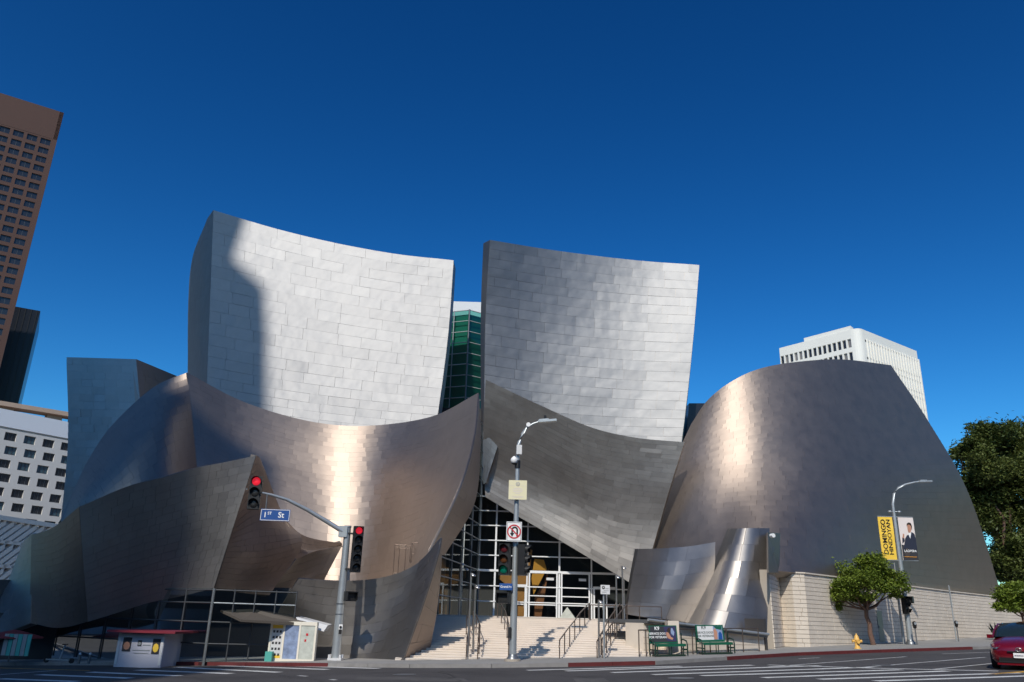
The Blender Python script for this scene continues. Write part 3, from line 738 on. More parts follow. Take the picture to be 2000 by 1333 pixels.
# ---- glazed lobby under the overhang (left)
gA = G(398, 1294); gB = G(548, 1294); gC = V(gA[0]-9, gA[1]+4.5, 0)
lob = MB()
H0 = 2.62
def edge_run(p, q, n, nm):
    p = p*V(1, 1, 0); q = q*V(1, 1, 0)
    for i in range(n+1):
        c = p+(q-p)*i/n; k = MB(); rr = .07 if i in (0,) else .035
        k.tube([c+V(0, 0, -.6), c+V(0, 0, H0)], rr, 6); k.build('mullion', 'galv' if i == 0 else 'mullion_dark', hall)
    for z in (-.25+.75, .55+.85, 2.2, 2.75):
        k = MB(); k.tube([p+V(0, 0, z-.2), q+V(0, 0, z-.2)], .035, 4); k.build('transom', 'galv' if 1.9 < z < 2.5 and nm == 'r' else 'mullion_dark', hall)
    k = MB(); k.quad(p+V(0, .06, -.8), q+V(0, .06, -.8), q+V(0, .06, H0), p+V(0, .06, H0)); k.build('lobby_glazing', 'glass', hall)
edge_run(gA, gB+V(0, 1.5, 0), 4, 'r'); edge_run(gA, gC, 6, 'l')
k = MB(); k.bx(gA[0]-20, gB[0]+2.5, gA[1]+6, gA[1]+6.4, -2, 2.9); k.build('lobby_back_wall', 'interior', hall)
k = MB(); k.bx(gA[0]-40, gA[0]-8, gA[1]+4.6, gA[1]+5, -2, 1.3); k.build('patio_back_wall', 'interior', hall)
k = MB(); c = gB+V(-.55, .7, 0); k.bx(c[0]-.35, c[0]-.05, c[1], c[1]+.3, gz(c[0]), gz(c[0])+.4); k.build('teal_bin', 'teal', hall)
# low canopy beside the corner
k = MB()
cz = 2.35
p0 = P(430, 1196, 37.8); p1 = P(495, 1195, 38.0); p2 = P(578, 1207, 38.8); p3 = P(640, 1224, 39.2); p4 = P(600, 1222, 38.2); p5 = P(470, 1215, 36.5)
k.prism([p5, p4, p3, p2, p1, p0], V(0, 0, .1)); k.build('canopy', 'canopy_brown', hall)
k = MB(); a = P(578, 1206, 38.3); b = P(640, 1222, 38.6); c = P(632, 1234, 38.4); d = P(584, 1217, 38.2)
k.prism([a, d, c, b], V(0, .9, .05)); k.build('canopy_tip', 'off_white', hall)

# ================================================================== BUILDINGS BEYOND
def facade(parent, o, a, n, W, z0, z1, cols, rows, ww, wh, wallm, panem, rec=.35, zoff=0.0, frame=None, skip=None, pane_alt=None, seed=1, limit=300, name='window', mull=1, stagger=0.0, maxobj=300):
    """wall of piers and spandrels with set back windows; o = top left corner, a = along unit, n = outward unit"""
    R_ = np.random.default_rng(seed); up = V(0, 0, 1)
    mw = W/cols; mh = (z1-z0)/rows
    fr = MB()
    cnt = 0; cache = {}
    rest = MB()
    for r in range(rows):
        zt = z1-r*mh-(mh-wh)/2-zoff; zb = zt-wh
        # spandrel strip above each window row
        ztop_ = z1-r*mh+ (0 if r == 0 else -0.0)
        upper = z1-(r-1)*mh-(mh-wh)/2-zoff-wh if r > 0 else z1
        fr.box(o*V(1, 1, 0)+a*W/2-n*rec/2+up*(upper+zt)/2, (W, rec, upper-zt), (a, n, up))
        sh = stagger*(1 if r % 2 else -1)
        xs_ = [0.0]
        for c in range(cols): xs_ += [(c+.5)*mw-ww/2+sh, (c+.5)*mw+ww/2+sh]
        xs_.append(W)
        for i in range(0, len(xs_), 2):
            if xs_[i+1]-xs_[i] > .02: fr.box(o*V(1, 1, 0)+a*(xs_[i]+xs_[i+1])/2-n*(rec/2-.0)+up*(zt+zb)/2, (xs_[i+1]-xs_[i], rec-.004, zt-zb), (a, n, up))
        for c in range(cols):
            if skip and skip(c, r): 
                continue
            ctr = o*V(1, 1, 0)+a*((c+.5)*mw+sh)-n*(rec-.03)+up*(zt+zb)/2
            pm = panem if (pane_alt is None or R_.random() < .55) else pane_alt
            if cnt < maxobj:
                if pm not in cache:
                    me = MB(); me.use(pm).box((0, 0, 0), (ww, .04, wh))
                    me.use(frame or 'mullion_dark')
                    for i in range(1, mull+1): me.box((-ww/2+ww*i/(mull+1), -.03, 0), (.09, .05, wh))
                    me.box((0, -.032, wh/2-.06), (ww, .05, .1)); me.box((0, -.032, -wh/2+.06), (ww, .05, .1))
                    ob = me.build(name, None, None); cache[pm] = ob.data; bpy.data.objects.remove(ob)
                ob = bpy.data.objects.new(name, cache[pm]); COL.objects.link(ob); ob.parent = parent
                ob.location = tuple(ctr-ORG[parent.name]); ob.rotation_euler = (0, 0, math.atan2(a[1], a[0])); cnt += 1
            else: rest.use(pm).box(ctr, (ww, .04, wh), (a, n, up))
    zl = z1-rows*mh+(mh-wh)/2-zoff
    fr.box(o*V(1, 1, 0)+a*W/2-n*rec/2+up*(z0-3+zl)/2, (W, rec, zl-z0+3), (a, n, up))
    fr.build('facade_frame', wallm, parent)
    if rest.v: rest.build('windows', None, parent, kind='stuff')

def dirv(az): return V(math.sin(math.radians(az)), math.cos(math.radians(az)), 0)
# brown tower, far left
YB = 235.0
c = P(125, 221, YB); a = dirv(57); n = V(a[1], -a[0], 0)
bt = thing('office_tower', 'tall brown granite office tower with rows of dark square windows at the left edge', 'tower', (c[0], c[1], 0))
W = 96; o = c-a*W
zt = c[2]
k = MB(); k.hexa([q*V(1, 1, 0)+V(0, 0, zz) for zz in (0, zt-.3) for q in (o-n*.45, c-n*.45-a*.3, c-n*30-a*.3, o-n*30)]); k.build('core', 'brick_brown', bt)
facade(bt, o+V(0, 0, 0), a, n, W-1.2, zt-11-44*3.4, zt-11, 24, 44, 2.95, 2.15, 'brick_brown', 'pane_dark', rec=.45, seed=2, mull=1, skip=lambda c_, r_: c_ < 17, maxobj=300)
k = MB(); k.box(o*V(1, 1, 0)+a*(W/2)-n*.2+V(0, 0, zt-5.5), (W, .5, 11), (a, n, V(0, 0, 1)))
k.box(c*V(1, 1, 0)-a*.6-n*.2+V(0, 0, zt/2), (1.2, .5, zt), (a, n, V(0, 0, 1))); k.build('parapet', 'brick_brown', bt)
# black tower behind it
YB2 = 300.0; c2 = P(79, 608, YB2); a2 = dirv(60); n2 = V(a2[1], -a2[0], 0)
b2 = thing('office_tower', 'black glass tower half hidden behind the brown one', 'tower', (c2[0], c2[1], 0))
k = MB(); o2 = c2-a2*60; k.hexa([q*V(1, 1, 0)+V(0, 0, zz) for zz in (0, c2[2]) for q in (o2, c2, c2-n2*30, o2-n2*30)]); k.build('glass_shaft', 'tower_black', b2)
k = MB()
for i in range(30): k.box(c2*V(1, 1, 0)-a2*(1+i*2)+n2*.1+V(0, 0, c2[2]/2), (.25, .25, c2[2]), (a2, n2, V(0, 0, 1)))
k.build('fins', 'black', b2)
# tan penthouse building
c3 = P(140, 806, 185); a3 = dirv(50); n3 = V(a3[1], -a3[0], 0); o3 = c3-a3*60
b3 = thing('tan_building', 'low tan concrete building peeking over the white apartment block', 'building', (c3[0], c3[1], 0))
k = MB(); k.hexa([q*V(1, 1, 0)+V(0, 0, zz) for zz in (0, c3[2]-4.5) for q in (o3, c3+a3*30, c3+a3*30-n3*18, o3-n3*18)]); k.build('wall', 'tan_conc', b3)
k = MB()
for i in range(12): 
    if i % 3 != 1: k.box(c3*V(1, 1, 0)+a3*(-i*5+12)-n3*3+V(0, 0, c3[2]-2.2), (3.2, 3, 4.4), (a3, n3, V(0, 0, 1)))
k.box(c3*V(1, 1, 0)-a3*15-n3*2+V(0, 0, c3[2]-.5), (90, 4, 1), (a3, n3, V(0, 0, 1))); k.build('roof_frame', 'tan_conc', b3)
k = MB(); k.box(c3*V(1, 1, 0)-a3*22-n3*5+V(0, 0, c3[2]+2.5), (9, 6, 8), (a3, n3, V(0, 0, 1))); k.build('lift_tower', 'tan_conc', b3)
# white apartment block
YA = 118.0; c4 = P(146, 842, YA); a4 = dirv(37); n4 = V(a4[1], -a4[0], 0); W4 = 44; o4 = c4-a4*W4+a4*6; 
ab = thing('apartment_block', 'white apartment block with staggered dark windows behind the left shells', 'apartment block', (c4[0], c4[1], 0))
zt4 = c4[2]
k = MB(); k.hexa([q*V(1, 1, 0)+V(0, 0, zz) for zz in (0, zt4-.2) for q in (o4-n4*.34, o4+a4*W4-n4*.34, o4+a4*W4-n4*20, o4-n4*20)]); k.build('core', 'bld_white', ab)
facade(ab, o4, a4, n4, W4, zt4-1.6-10*1.9, zt4-1.6, 17, 10, 1.55, 1.15, 'bld_white', 'pane_blue', rec=.32, pane_alt='pane_dark', seed=6, mull=2, stagger=.22, maxobj=170)
k = MB(); k.box(o4*V(1, 1, 0)+a4*W4/2-n4*.4+V(0, 0, zt4-.1), (W4, .9, 2.4), (a4, n4, V(0, 0, 1))); k.build('parapet', 'parapet_white', ab)
# white slatted museum
YM = 88.0
mu = thing('museum', 'white museum with a honeycomb veil of slanted slats at the left edge', 'museum', tuple(P(10, 1180, YM)*V(1, 1, 0)))
m0 = P(-120, 1010, YM); m1 = P(112, 1029, YM+16); ma = (m1-m0)*V(1, 1, 0); ML = np.linalg.norm(ma); ma /= ML; mn = V(ma[1], -ma[0], 0)
k = MB(); mt = m1[2]
k.hexa([q*V(1, 1, 0)+V(0, 0, zz) for zz in (0, mt-.2) for q in (m0-mn*1.2, m1-mn*1.2, m1-mn*15, m0-mn*15)]); k.build('wall', 'print_grey', mu)
dl = V(0, 0, 1)*.62+ma*.78; ci = 0
pitch = 1.15
for i in range(-14, int(ML/pitch)+4):
    for j in range(5):
        p = m0*V(1, 1, 0)+ma*(i*pitch+j*2.9)+V(0, 0, mt-2.7*(j+1))
        q = p+ma*3.0+V(0, 0, 2.35)
        f = np.dot(p-m0, ma)
        if f < 0 or f+3 > ML: continue
        k = MB(); w = V(0, 0, .31)
        k.hexa([p-w-mn*.6, q-w-mn*.6, q-w, p-w, p+w-mn*.6, q+w-mn*.6, q+w, p+w]); k.build('slat', 'bld_bright', mu)
k = MB(); k.box((m0+m1)/2*V(1, 1, 0)-mn*.2+V(0, 0, mt+.05), (ML, .9, .5), (ma, mn, V(0, 0, 1)))
for j in range(1, 6): k.box((m0+m1)/2*V(1, 1, 0)-mn*.3+V(0, 0, mt-2.7*j+.1), (ML, .6, .35), (ma, mn, V(0, 0, 1)))
k.build('veil_band', 'bld_bright', mu)
# white tower right
YW = 230.0
al = dirv(-39); ar = dirv(54)
cl = P(1676, 640, YW)
WL_, WR_ = 27.6, 34.5
wt_ = thing('office_tower', 'white concrete office tower with rounded corners rising behind the steel cone', 'tower', (cl[0], cl[1], 0))
nl = V(-al[1], al[0], 0)*1.0; nl = V(-abs(al[1]), -abs(al[0]), 0) if False else V(al[1], -al[0], 0)
if np.dot(nl, V(0, -1, 0)) < 0: nl = -nl
nr = V(ar[1], -ar[0], 0)
if np.dot(nr, V(0, -1, 0)) < 0: nr = -nr
RC = 2.5; zw = cl[2]
# left face runs from cl+al*WL (far left) to cl ; right face from cl to cl+ar*WR
L0 = cl+al*WL_; L1 = cl+al*RC; R0 = cl+ar*RC; R1 = cl+ar*WR_
def hz(q, z): return V(q[0], q[1], z)
cor = []
for t in np.linspace(0, 1, 7):
    cor.append((1-t)**2*L1+2*t*(1-t)*cl+t*t*R0)
foot = [L0]+cor+[R1, R1+al*WL_*.98, L0+ar*WR_*.98]
cen = sum(foot)/len(foot)
ins = [q+(cen-q)/np.linalg.norm(cen-q)*2.2 for q in foot]
k = MB(); k.prism([hz(q, 0) for q in ins], V(0, 0, zw-.5)); k.build('core', 'bld_bright', wt_)
aL = -al; lenL = float(np.linalg.norm(L1-L0))
facade(wt_, hz(L0, 0), aL, nl, lenL, zw-2.2-8*4.3, zw-2.2, 15, 8, 1.15, 2.8, 'bld_bright', 'pane_dark', rec=.5, pane_alt='pane_grey', seed=8, mull=0, frame='bld_bright', maxobj=112)
k = MB()
k.prism([hz(q, zw-2.2) for q in foot], V(0, 0, 2.2)); k.build('roof_band', 'bld_bright', wt_)
k = MB(); k.prism([hz(q, 0) for q in cor]+[hz(cor[-1]+(cen-cor[-1])*.05, 0), hz(cor[0]+(cen-cor[0])*.05, 0)], V(0, 0, zw-2.2)); k.build('rounded_corner', 'bld_bright', wt_)
lr = float(np.linalg.norm(R1-R0))
fins = MB(); holes = MB(); NR = 20
fins.box(hz((R0+R1)/2, (zw-2.2)/2)-nr*.25, (lr, .5, zw-2.2), (ar, nr, V(0, 0, 1)))
for i in range(NR):
    s_ = (i+.5)*lr/NR; b0 = R0+ar*s_
    fins.box(hz(b0+ar*lr/NR/2+nr*.2, (zw-3)/2), (.45, .4, zw-3), (ar, nr, V(0, 0, 1)))
    for j in range(9):
        for dz in (0, 1.9) if j else (0,):
            holes.box(hz(b0+nr*.02, zw-3.6-j*5.6-dz), (.62, .08, .62), (ar, nr, V(0, 0, 1)))
fins.build('ribbed_side', 'bld_bright', wt_); holes.build('small_windows', 'pane_dark', wt_, kind='stuff')
A1_ = L0+(L1-L0)*.36; k = MB(); k.prism([hz(A1_-nl*.3, zw-.2), hz(L1-nl*.3, zw-.2), hz(R0-nr*3, zw-.2), hz(A1_-nl*8, zw-.2)], V(0, 0, 1.5)); k.build('penthouse', 'bld_bright', wt_)
# tower across the crossing that throws its shade on the hall's left side
sd = V(-math.sin(SUN_AZ), -math.cos(SUN_AZ), 0)
tb = thing('city_tower', 'stepped office tower across the street shading the left of the hall', 'tower', (-75, -62, 0))
k = MB(); k.prism([(-71, -66, -3), (-51, -66, -3), (-51, -66, 134), (-52.7, -66, 143.5), (-54.8, -66, 153), (-60, -66, 158.5), (-60, -66, 175), (-71, -66, 175)], V(0, 5.8, 0)); k.build('shaft', 'far_brown', tb)
k = MB(); k.bx(-51, -44.5, -64, -60.5, -3, 121.5); k.prism([(-44.5, -64, -3), (-40.7, -64, -3), (-40.7, -64, 99), (-40, -64, 103), (-40, -64, 111), (-44.5, -64, 111)], V(0, 3.4, 0)); k.build('middle_wing', 'far_brown', tb)
k = MB(); k.bx(-40.7, -35, -64, -60.7, -3, 93); k.bx(-35, -30.5, -64, -60.8, -3, 82); k.build('low_wing', 'far_brown', tb)
ob_ = thing('unseen_block_rear', 'broad brown block behind the viewer, unseen, added for the steel to reflect', 'building', (45, -62, 0))  # unseen, added so the steel mirrors something darker than low sky
k = MB(); k.bx(-12, 110, -90, -58, -3, 26); k.bx(-27, -13, -92, -64, -3, 22); k.build('wall', 'far_brown', ob_)
k = MB()
for i in range(20): k.bx(-9+i*6, -6+i*6, -58.05, -57.8, 3, 23)
k.build('window_strips', 'pane_dark', ob_)
ow_ = thing('unseen_block_right', 'plain pale block out of view at the right, added for the steel to reflect', 'building', (95, 10, 0))  # out of view, added for the steel on the right to reflect
k = MB(); k.bx(84, 150, -52, 44, -3, 30); k.build('wall', 'tan_conc', ow_)
for nm, lab, x0, x1, y0, y1, z1, m in (('unseen_block', 'long grey block left of the crossing, unseen, added for reflections', -170, -98, -50, 62, 30, 'print_grey'), ('unseen_block', 'dark brown block behind the stepped tower, unseen, added for reflections', -260, -130, -240, -120, 62, 'far_brown'), ('unseen_block', 'broad tan block far behind the viewer, unseen, added for reflections', -20, 120, -220, -150, 60, 'tan_conc'), ('unseen_block', 'grey block far behind at the right, unseen, added for reflections', 130, 300, -200, -60, 55, 'print_grey'), ('unseen_block', 'brown block far to the right of the street, unseen, added for reflections', 190, 330, -40, 90, 42, 'far_brown'), ('unseen_block', 'grey block far to the left of the street, unseen, added for reflections', -330, -200, -110, 60, 48, 'print_grey')):  # ring of unseen blocks, added to keep low reflections warm and dark
    t = thing(nm, lab, 'building', ((x0+x1)/2, (y0+y1)/2, 0), 'unseen city blocks added for the steel to reflect')
    k = MB(); k.bx(x0, x1, y0, y1, -3.9, z1); k.build('wall', m, t)
    for fl in range(int(z1/4)-1):
        k = MB(); k.bx(x0-.1, x1+.1, y0-.1, y1+.1, 2+fl*4, 3.8+fl*4); k.build('window_band', 'pane_dark', t)

# ================================================================== TREES
def leaves(name, m, parent, centres, radii, n, size, seed, flat=.6, tone_up=True):
    R_ = np.random.default_rng(seed)
    C_ = np.array(centres); rad = np.array(radii, float)
    w = (rad[:, 0]*rad[:, 1]*rad[:, 2])**.7; w /= w.sum()
    idx = R_.choice(len(C_), n, p=w)
    d = R_.normal(size=(n, 3)); d /= np.linalg.norm(d, axis=1, keepdims=True)
    rr = R_.random(n)**.36*R_.uniform(.8, 1.15, n)
    rr = np.where(R_.random(n) < .3, rr*R_.uniform(1.0, 1.75, n), rr)
    pos = C_[idx]+d*rr[:, None]*rad[idx]
    # each leaf: quad, random orientation biased upwards
    nn = R_.normal(size=(n, 3)); nn[:, 2] = np.abs(nn[:, 2])+flat; nn /= np.linalg.norm(nn, axis=1, keepdims=True)
    t = np.cross(nn, R_.normal(size=(n, 3))); t /= np.linalg.norm(t, axis=1, keepdims=True); b = np.cross(nn, t)
    sz = size*R_.uniform(.6, 1.4, n)[:, None]
    q = np.stack([pos-t*sz, pos-b*sz*.45, pos+t*sz, pos+b*sz*.45], 1).reshape(-1, 3)
    off = ORG[parent.name]
    me = bpy.data.meshes.new(name); me.vertices.add(4*n); me.vertices.foreach_set('co', (q-off).astype(np.float32).ravel())
    me.loops.add(4*n); me.loops.foreach_set('vertex_index', np.arange(4*n, dtype=np.int32))
    me.polygons.add(n); me.polygons.foreach_set('loop_start', np.arange(0, 4*n, 4, dtype=np.int32)); me.polygons.foreach_set('loop_total', np.full(n, 4, np.int32))
    tone = np.clip(R_.normal(.45, .25, n)+R_.normal(0, .12, len(C_))[idx], 0, 1)
    ca = me.attributes.new('tone', 'FLOAT', 'POINT'); ca.data.foreach_set('value', np.repeat(tone, 4).astype(np.float32))
    me.materials.append(MAT[m]); me.update(); me.validate()
    o = bpy.data.objects.new(name, me); COL.objects.link(o); o.parent = parent
    return o
def limb(k, a, b, r0, r1, seed, n=5, wob=.12):
    R_ = np.random.default_rng(seed); a = np.array(a, float); b = np.array(b, float); L = np.linalg.norm(b-a)
    pts = [a+(b-a)*i/(n-1)+(R_.normal(0, wob*L/n, 3) if 0 < i < n-1 else 0) for i in range(n)]
    k.tube(pts, [r0+(r1-r0)*i/(n-1) for i in range(n)], 7)
def tree(name, label, base, fork, lobes, trunk_r, m, n, size, seed, cat='tree'):
    t = thing(name, label, cat, base)
    k = MB(); limb(k, base-V(0, 0, .2), fork, trunk_r, trunk_r*.7, seed, 6)
    k.build('trunk', 'bark', t)
    k = MB(); C_ = []; Rd = []; R_ = np.random.default_rng(seed)
    for i, (c, r) in enumerate(lobes):
        c = np.array(c, float); limb(k, fork, c, trunk_r*.45, trunk_r*.1, seed+i+1, 5, .2)
        # sub-clumps on the lobe
        for _ in range(14):
            d = R_.normal(size=3); d /= np.linalg.norm(d); p = c+d*np.array(r)*R_.uniform(.3, .95)
            f = R_.uniform(.3, .62); C_.append(p); Rd.append(np.array(r)*f)
            limb(k, c, p, trunk_r*.12, trunk_r*.04, seed+50+i, 3, .1)
    k.build('branches', 'bark', t)
    leaves('crown', m, t, C_, Rd, n, size, seed)
    return t
def gp(x, y, Y=None): return G(x, y)
# street tree before the stone wall
tb0 = P(1707, 1262, 53.5); tb0[2] = gz(tb0[0])
TYY = float(tb0[1])
fork = P(1692, 1192, TYY)
lb = []
for (x, y, rx, rz, dy) in ((1640, 1160, 1.0, .75, 0), (1628, 1185, .65, .4, .4), (1665, 1125, 1.1, .7, .5), (1700, 1105, 1.0, .65, -.3), (1740, 1125, .95, .65, .3), (1755, 1145, .75, .45, -.5), (1690, 1145, 1.2, .7, -1.0), (1700, 1140, 1.2, .7, 1.1), (1650, 1140, .9, .6, -.8), (1725, 1150, .8, .4, -.9), (1720, 1092, .4, .35, 0), (1612, 1165, .35, .35, 0), (1745, 1160, .5, .3, .2), (1680, 1170, .9, .3, .2)):
    lb.append((P(x, y, TYY+dy), (rx*1.02, rx*1.02, rz*1.0)))
tree('street_tree', 'small round headed street tree with bright green leaves beside the yellow hydrant', tb0, fork, lb, .17, 'leaf_street', 27000, .09, 31)
# small tree at the right edge
tb1 = V(*P(2003, 1240, 62)); tb1[2] = gz(tb1[0])
fk = P(1997, 1205, 62)
lb = [(P(x, y, 62+d), (r, r, r*.55)) for x, y, r, d in ((1962, 1172, .9, 0), (1985, 1160, 1.2, 0), (2015, 1165, 1.5, .5), (1955, 1185, .55, -.3), (1990, 1180, 1.0, -.6), (2040, 1175, 1.4, 0))]
tree('street_tree', 'small street tree behind the red car at the right edge', tb1, fk, lb, .12, 'leaf_street', 20000, .11, 33)
# big dark tree behind the cone
BY = 88.0
bb = V(*P(1985, 1235, BY)); bb[2] = 1.5
fk = P(1975, 1100, BY)
lb = []
for (x, y, r, d) in ((1935, 850, 2.6, 0), (1900, 885, 2.6, 0), (1875, 885, 1.3, 0), (1970, 880, 3.2, 1), (1925, 915, 3.0, -1), (1905, 950, 2.2, 0), (1900, 975, 2.0, 1), (1970, 940, 3.3, 0), (2010, 860, 3.6, 2), (2030, 930, 4, 0), (1945, 985, 2.6, 0), (1990, 1000, 3.2, 1), (1940, 1030, 1.9, 0), (1925, 1005, 1.3, 0), (1975, 1060, 2.8, 0), (1960, 1100, 2.0, 0), (2010, 1070, 3.5, 0), (1985, 1120, 2.6, 0), (2050, 1010, 4, 0), (2040, 1110, 4, 1), (1958, 1120, 1.4, 2)):
    lb.append((P(x, y, BY+d*1.5), (r*.95, r*.95, r*.72)))
tree('dense_tree', 'big dark evergreen tree rising behind the right edge of the steel cone', bb, fk, lb, .5, 'leaf_dark', 130000, .19, 35)
# spiky plant by the wall
pb = V(*P(1948, 1243, 64)); pb[2] = gz(pb[0])
ag = thing('agave', 'grey green spiky agave at the foot of the stone wall left of the red car', 'plant', pb)
Rr = np.random.default_rng(3)
for i in range(16):
    a_ = Rr.uniform(0, 6.28); el = Rr.uniform(.5, 1.4); L = Rr.uniform(.9, 1.5)
    d = V(math.cos(a_)*math.cos(el), math.sin(a_)*math.cos(el), math.sin(el)); sd_ = V(-math.sin(a_), math.cos(a_), 0)
    k = MB(); p0 = pb; p1 = pb+d*L*.55; p2 = pb+d*L
    k.add([p0-sd_*.06, p0+sd_*.06, p1+sd_*.12, p1-sd_*.12, p2, p1+V(0, 0, -.05)], [(0, 1, 2, 3), (3, 2, 4), (0, 5, 1), (1, 5, 2), (0, 3, 5), (2, 5, 4), (3, 4, 5)])
    k.tone = [Rr.random()]*6; k.build('leaf', 'leaf_agave', ag)

# ================================================================== STREET FURNITURE
UPV = V(0, 0, 1)
def signal_head(parent, c, ax, n, size, lens, depth=.3, nm='signal_head', back=True):
    """c centre, ax = horizontal unit along face, facing -y rotated"""
    ax = np.array(ax, float); ax /= np.linalg.norm(ax); nf = V(ax[1], -ax[0], 0)
    h = size; w = size/n*1.0
    k = MB(); k.box(c, (w*1.08, depth, h), (ax, -nf, UPV))
    for i in range(1, n): k.box(c+UPV*(h/2-h*i/n)+nf*.005, (w*1.12, depth*.9, .03), (ax, -nf, UPV))
    ho = k.build(nm, 'black', parent)
    for i in range(n):
        cc = c+UPV*(h/2-h*(i+.5)/n)+nf*depth/2; r = w*.39
        k = MB(); k.tube([cc-nf*.01, cc+nf*.035, cc+nf*.045], [r, r*.9, r*.3], 14); k.build('lens', lens[i], ho)
        k = MB(); N_ = 12; vs = []
        for j in range(N_+1):
            a_ = math.radians(-30+240*j/N_); u = ax*math.cos(a_)*r*1.12+UPV*math.sin(a_)*r*1.12
            vs += [cc+u, cc+u+nf*(.22 if 20 < math.degrees(a_) < 160 else .12)]
        vs2 = [v+(v-cc-nf*np.dot(v-cc, nf))*.04 for v in vs]; m_ = len(vs)
        fs = [(2*j, 2*j+1, 2*j+3, 2*j+2) for j in range(N_)]+[(m_+2*j, m_+2*j+2, m_+2*j+3, m_+2*j+1) for j in range(N_)]+[(2*j+1, m_+2*j+1, m_+2*j+3, 2*j+3) for j in range(N_)]
        k.add(vs+vs2, fs); k.build('visor', 'black', ho)
    return ho
def plate(parent, x0, y0, x1, y1, Y, m, nm, th=.02, yaw=0.0, border=None):
    a = P((x0+x1)/2, (y0+y1)/2, Y); w = np.linalg.norm(P(x1, (y0+y1)/2, Y)-P(x0, (y0+y1)/2, Y)); h = abs(P((x0+x1)/2, y0, Y)[2]-P((x0+x1)/2, y1, Y)[2])
    ax = V(math.cos(yaw), math.sin(yaw), 0); nf = V(ax[1], -ax[0], 0)
    k = MB(); k.box(a, (w, th, h), (ax, -nf, UPV)); o = k.build(nm, m, parent)
    if border:
        k = MB(); t = min(w, h)*.04; f = a+nf*(th/2+.003)
        for sx_, sz_, ww, hh in ((0, 1, w*.94, t), (0, -1, w*.94, t)): k.box(f+UPV*sz_*(h/2-t*1.3), (ww, .004, hh), (ax, -nf, UPV))
        for sx_ in (-1, 1): k.box(f+ax*sx_*(w/2-t*1.3), (t, .0045, h-2.6*t), (ax, -nf, UPV))
        k.build('border', border, o)
    return o, a+nf*(th/2+.004), ax, nf, w, h

# --- left signal pole with mast arm
b0 = G(655, 1290); Yp = float(b0[1])
sg = thing('traffic_signal', 'grey mast arm traffic signal with street sign in front of the low steel shell', 'traffic signal', b0)
top = P(679, 1030, Yp); top[0] = b0[0]
topz_ = top[2]
k = MB(); k.tube([b0-UPV*.1, V(b0[0], b0[1], topz_)], .205, 14, r1=.15); k.build('pole', 'galv', sg)
k = MB(); k.box(b0+UPV*.05, (.6, .6, .1))
for sx_ in (-1, 1):
    for sy_ in (-1, 1): k.tube([b0+V(sx_*.24, sy_*.24, 0), b0+V(sx_*.24, sy_*.24, .24)], .06, 8)
k.build('base_plate', 'off_white', sg)
k = MB(); k.tube([V(b0[0], b0[1], topz_-.02), V(b0[0], b0[1], topz_+.06)], .17, 12)
k.box(V(b0[0]-.17, b0[1]-.05, topz_-.22), (.4, .34, .5)); k.build('arm_clamp', 'galv', sg)
ap = [P(672, 1040, Yp-.1), P(640, 1020, Yp-.3), P(600, 996, Yp-.7), P(560, 976, Yp-1.1), P(530, 967, Yp-1.4), P(512, 963, Yp-1.6)]
k = MB(); k.tube(ap, .115, 10, r1=.05); k.build('mast_arm', 'galv', sg)
hc = P(499, 963, Yp-1.6); hh = np.linalg.norm(P(499, 929, Yp-1.6)-P(499, 998, Yp-1.6))*.93
signal_head(sg, hc, (1, .12, 0), 3, hh, ['red_lens', 'dark_lens', 'dark_lens'])
k = MB(); k.tube([P(512, 963, Yp-1.6), P(502, 963, Yp-1.5)], .05, 6); k.disc(P(482, 956, Yp-1.7), (0, -1, 0), .04, 8); k.build('bracket', 'galv_dark', sg)
k = MB(); k.tube([P(522, 966, Yp-1.5), P(519, 996, Yp-1.5)], .035, 6); k.build('sign_hanger', 'galv_dark', sg)
sp, f, ax, nf, w, h = plate(sg, 509, 995, 566, 1018, Yp-1.6, 'sign_blue', 'street_sign', .03, .06, 'white')
text('1', f-ax*w*.34+UPV*-.02*h, ax, UPV, h*.62, 'white', 'lettering', sp, bold=True)
text('ST', f-ax*w*.19+UPV*h*.13, ax, UPV, h*.33, 'white', 'lettering', sp)
text('St', f+ax*w*.2, ax, UPV, h*.66, 'white', 'lettering', sp)
hc = P(695, 1073, Yp-.1); hh = np.linalg.norm(P(695, 1026, Yp)-P(695, 1122, Yp))*.93
signal_head(sg, hc+V(.05, 0, 0), (1, .35, 0), 5, hh, ['red_lens', 'dark_lens', 'dark_lens', 'dark_lens', 'dark_lens'], .34)
k = MB(); k.box(hc+V(-.25, 0, -.9), (.5, .08, .08)); k.box(hc+V(-.25, 0, .7), (.5, .08, .08)); k.build('bracket', 'black', sg)
def ped(parent, x, y, Y, yaw, s=.75, side=1):
    c = P(x, y, Y); ax = V(math.cos(yaw), math.sin(yaw), 0); nf = V(ax[1], -ax[0], 0)
    k = MB(); k.box(c, (s, .32, s*.85), (ax, -nf, UPV)); o = k.build('pedestrian_signal', 'black', parent)
    k = MB(); k.box(c+nf*.22+UPV*s*.36, (s*.95, .3, .04), (ax, -nf, UPV)); 
    for q in (-1, 1): k.box(c+nf*.22+ax*q*s*.46, (.03, .3, s*.7), (ax, -nf, UPV))
    k.build('visor', 'black', o)
    k = MB(); k.box(c+nf*.165, (s*.7, .01, s*.5), (ax, -nf, UPV)); k.build('lens', 'dark_lens', o)
    return o
ped(sg, 684, 1165, Yp-.1, .5, .5)
sp, f, ax, nf, w, h = plate(sg, 662, 1220, 669, 1231, Yp-.3, 'white', 'push_button_plate', .03)
k = MB(); k.disc(f, nf, .06, 10); k.box(f-UPV*h*.8, (.12, .08, .2)); k.build('push_button', 'black', sp)
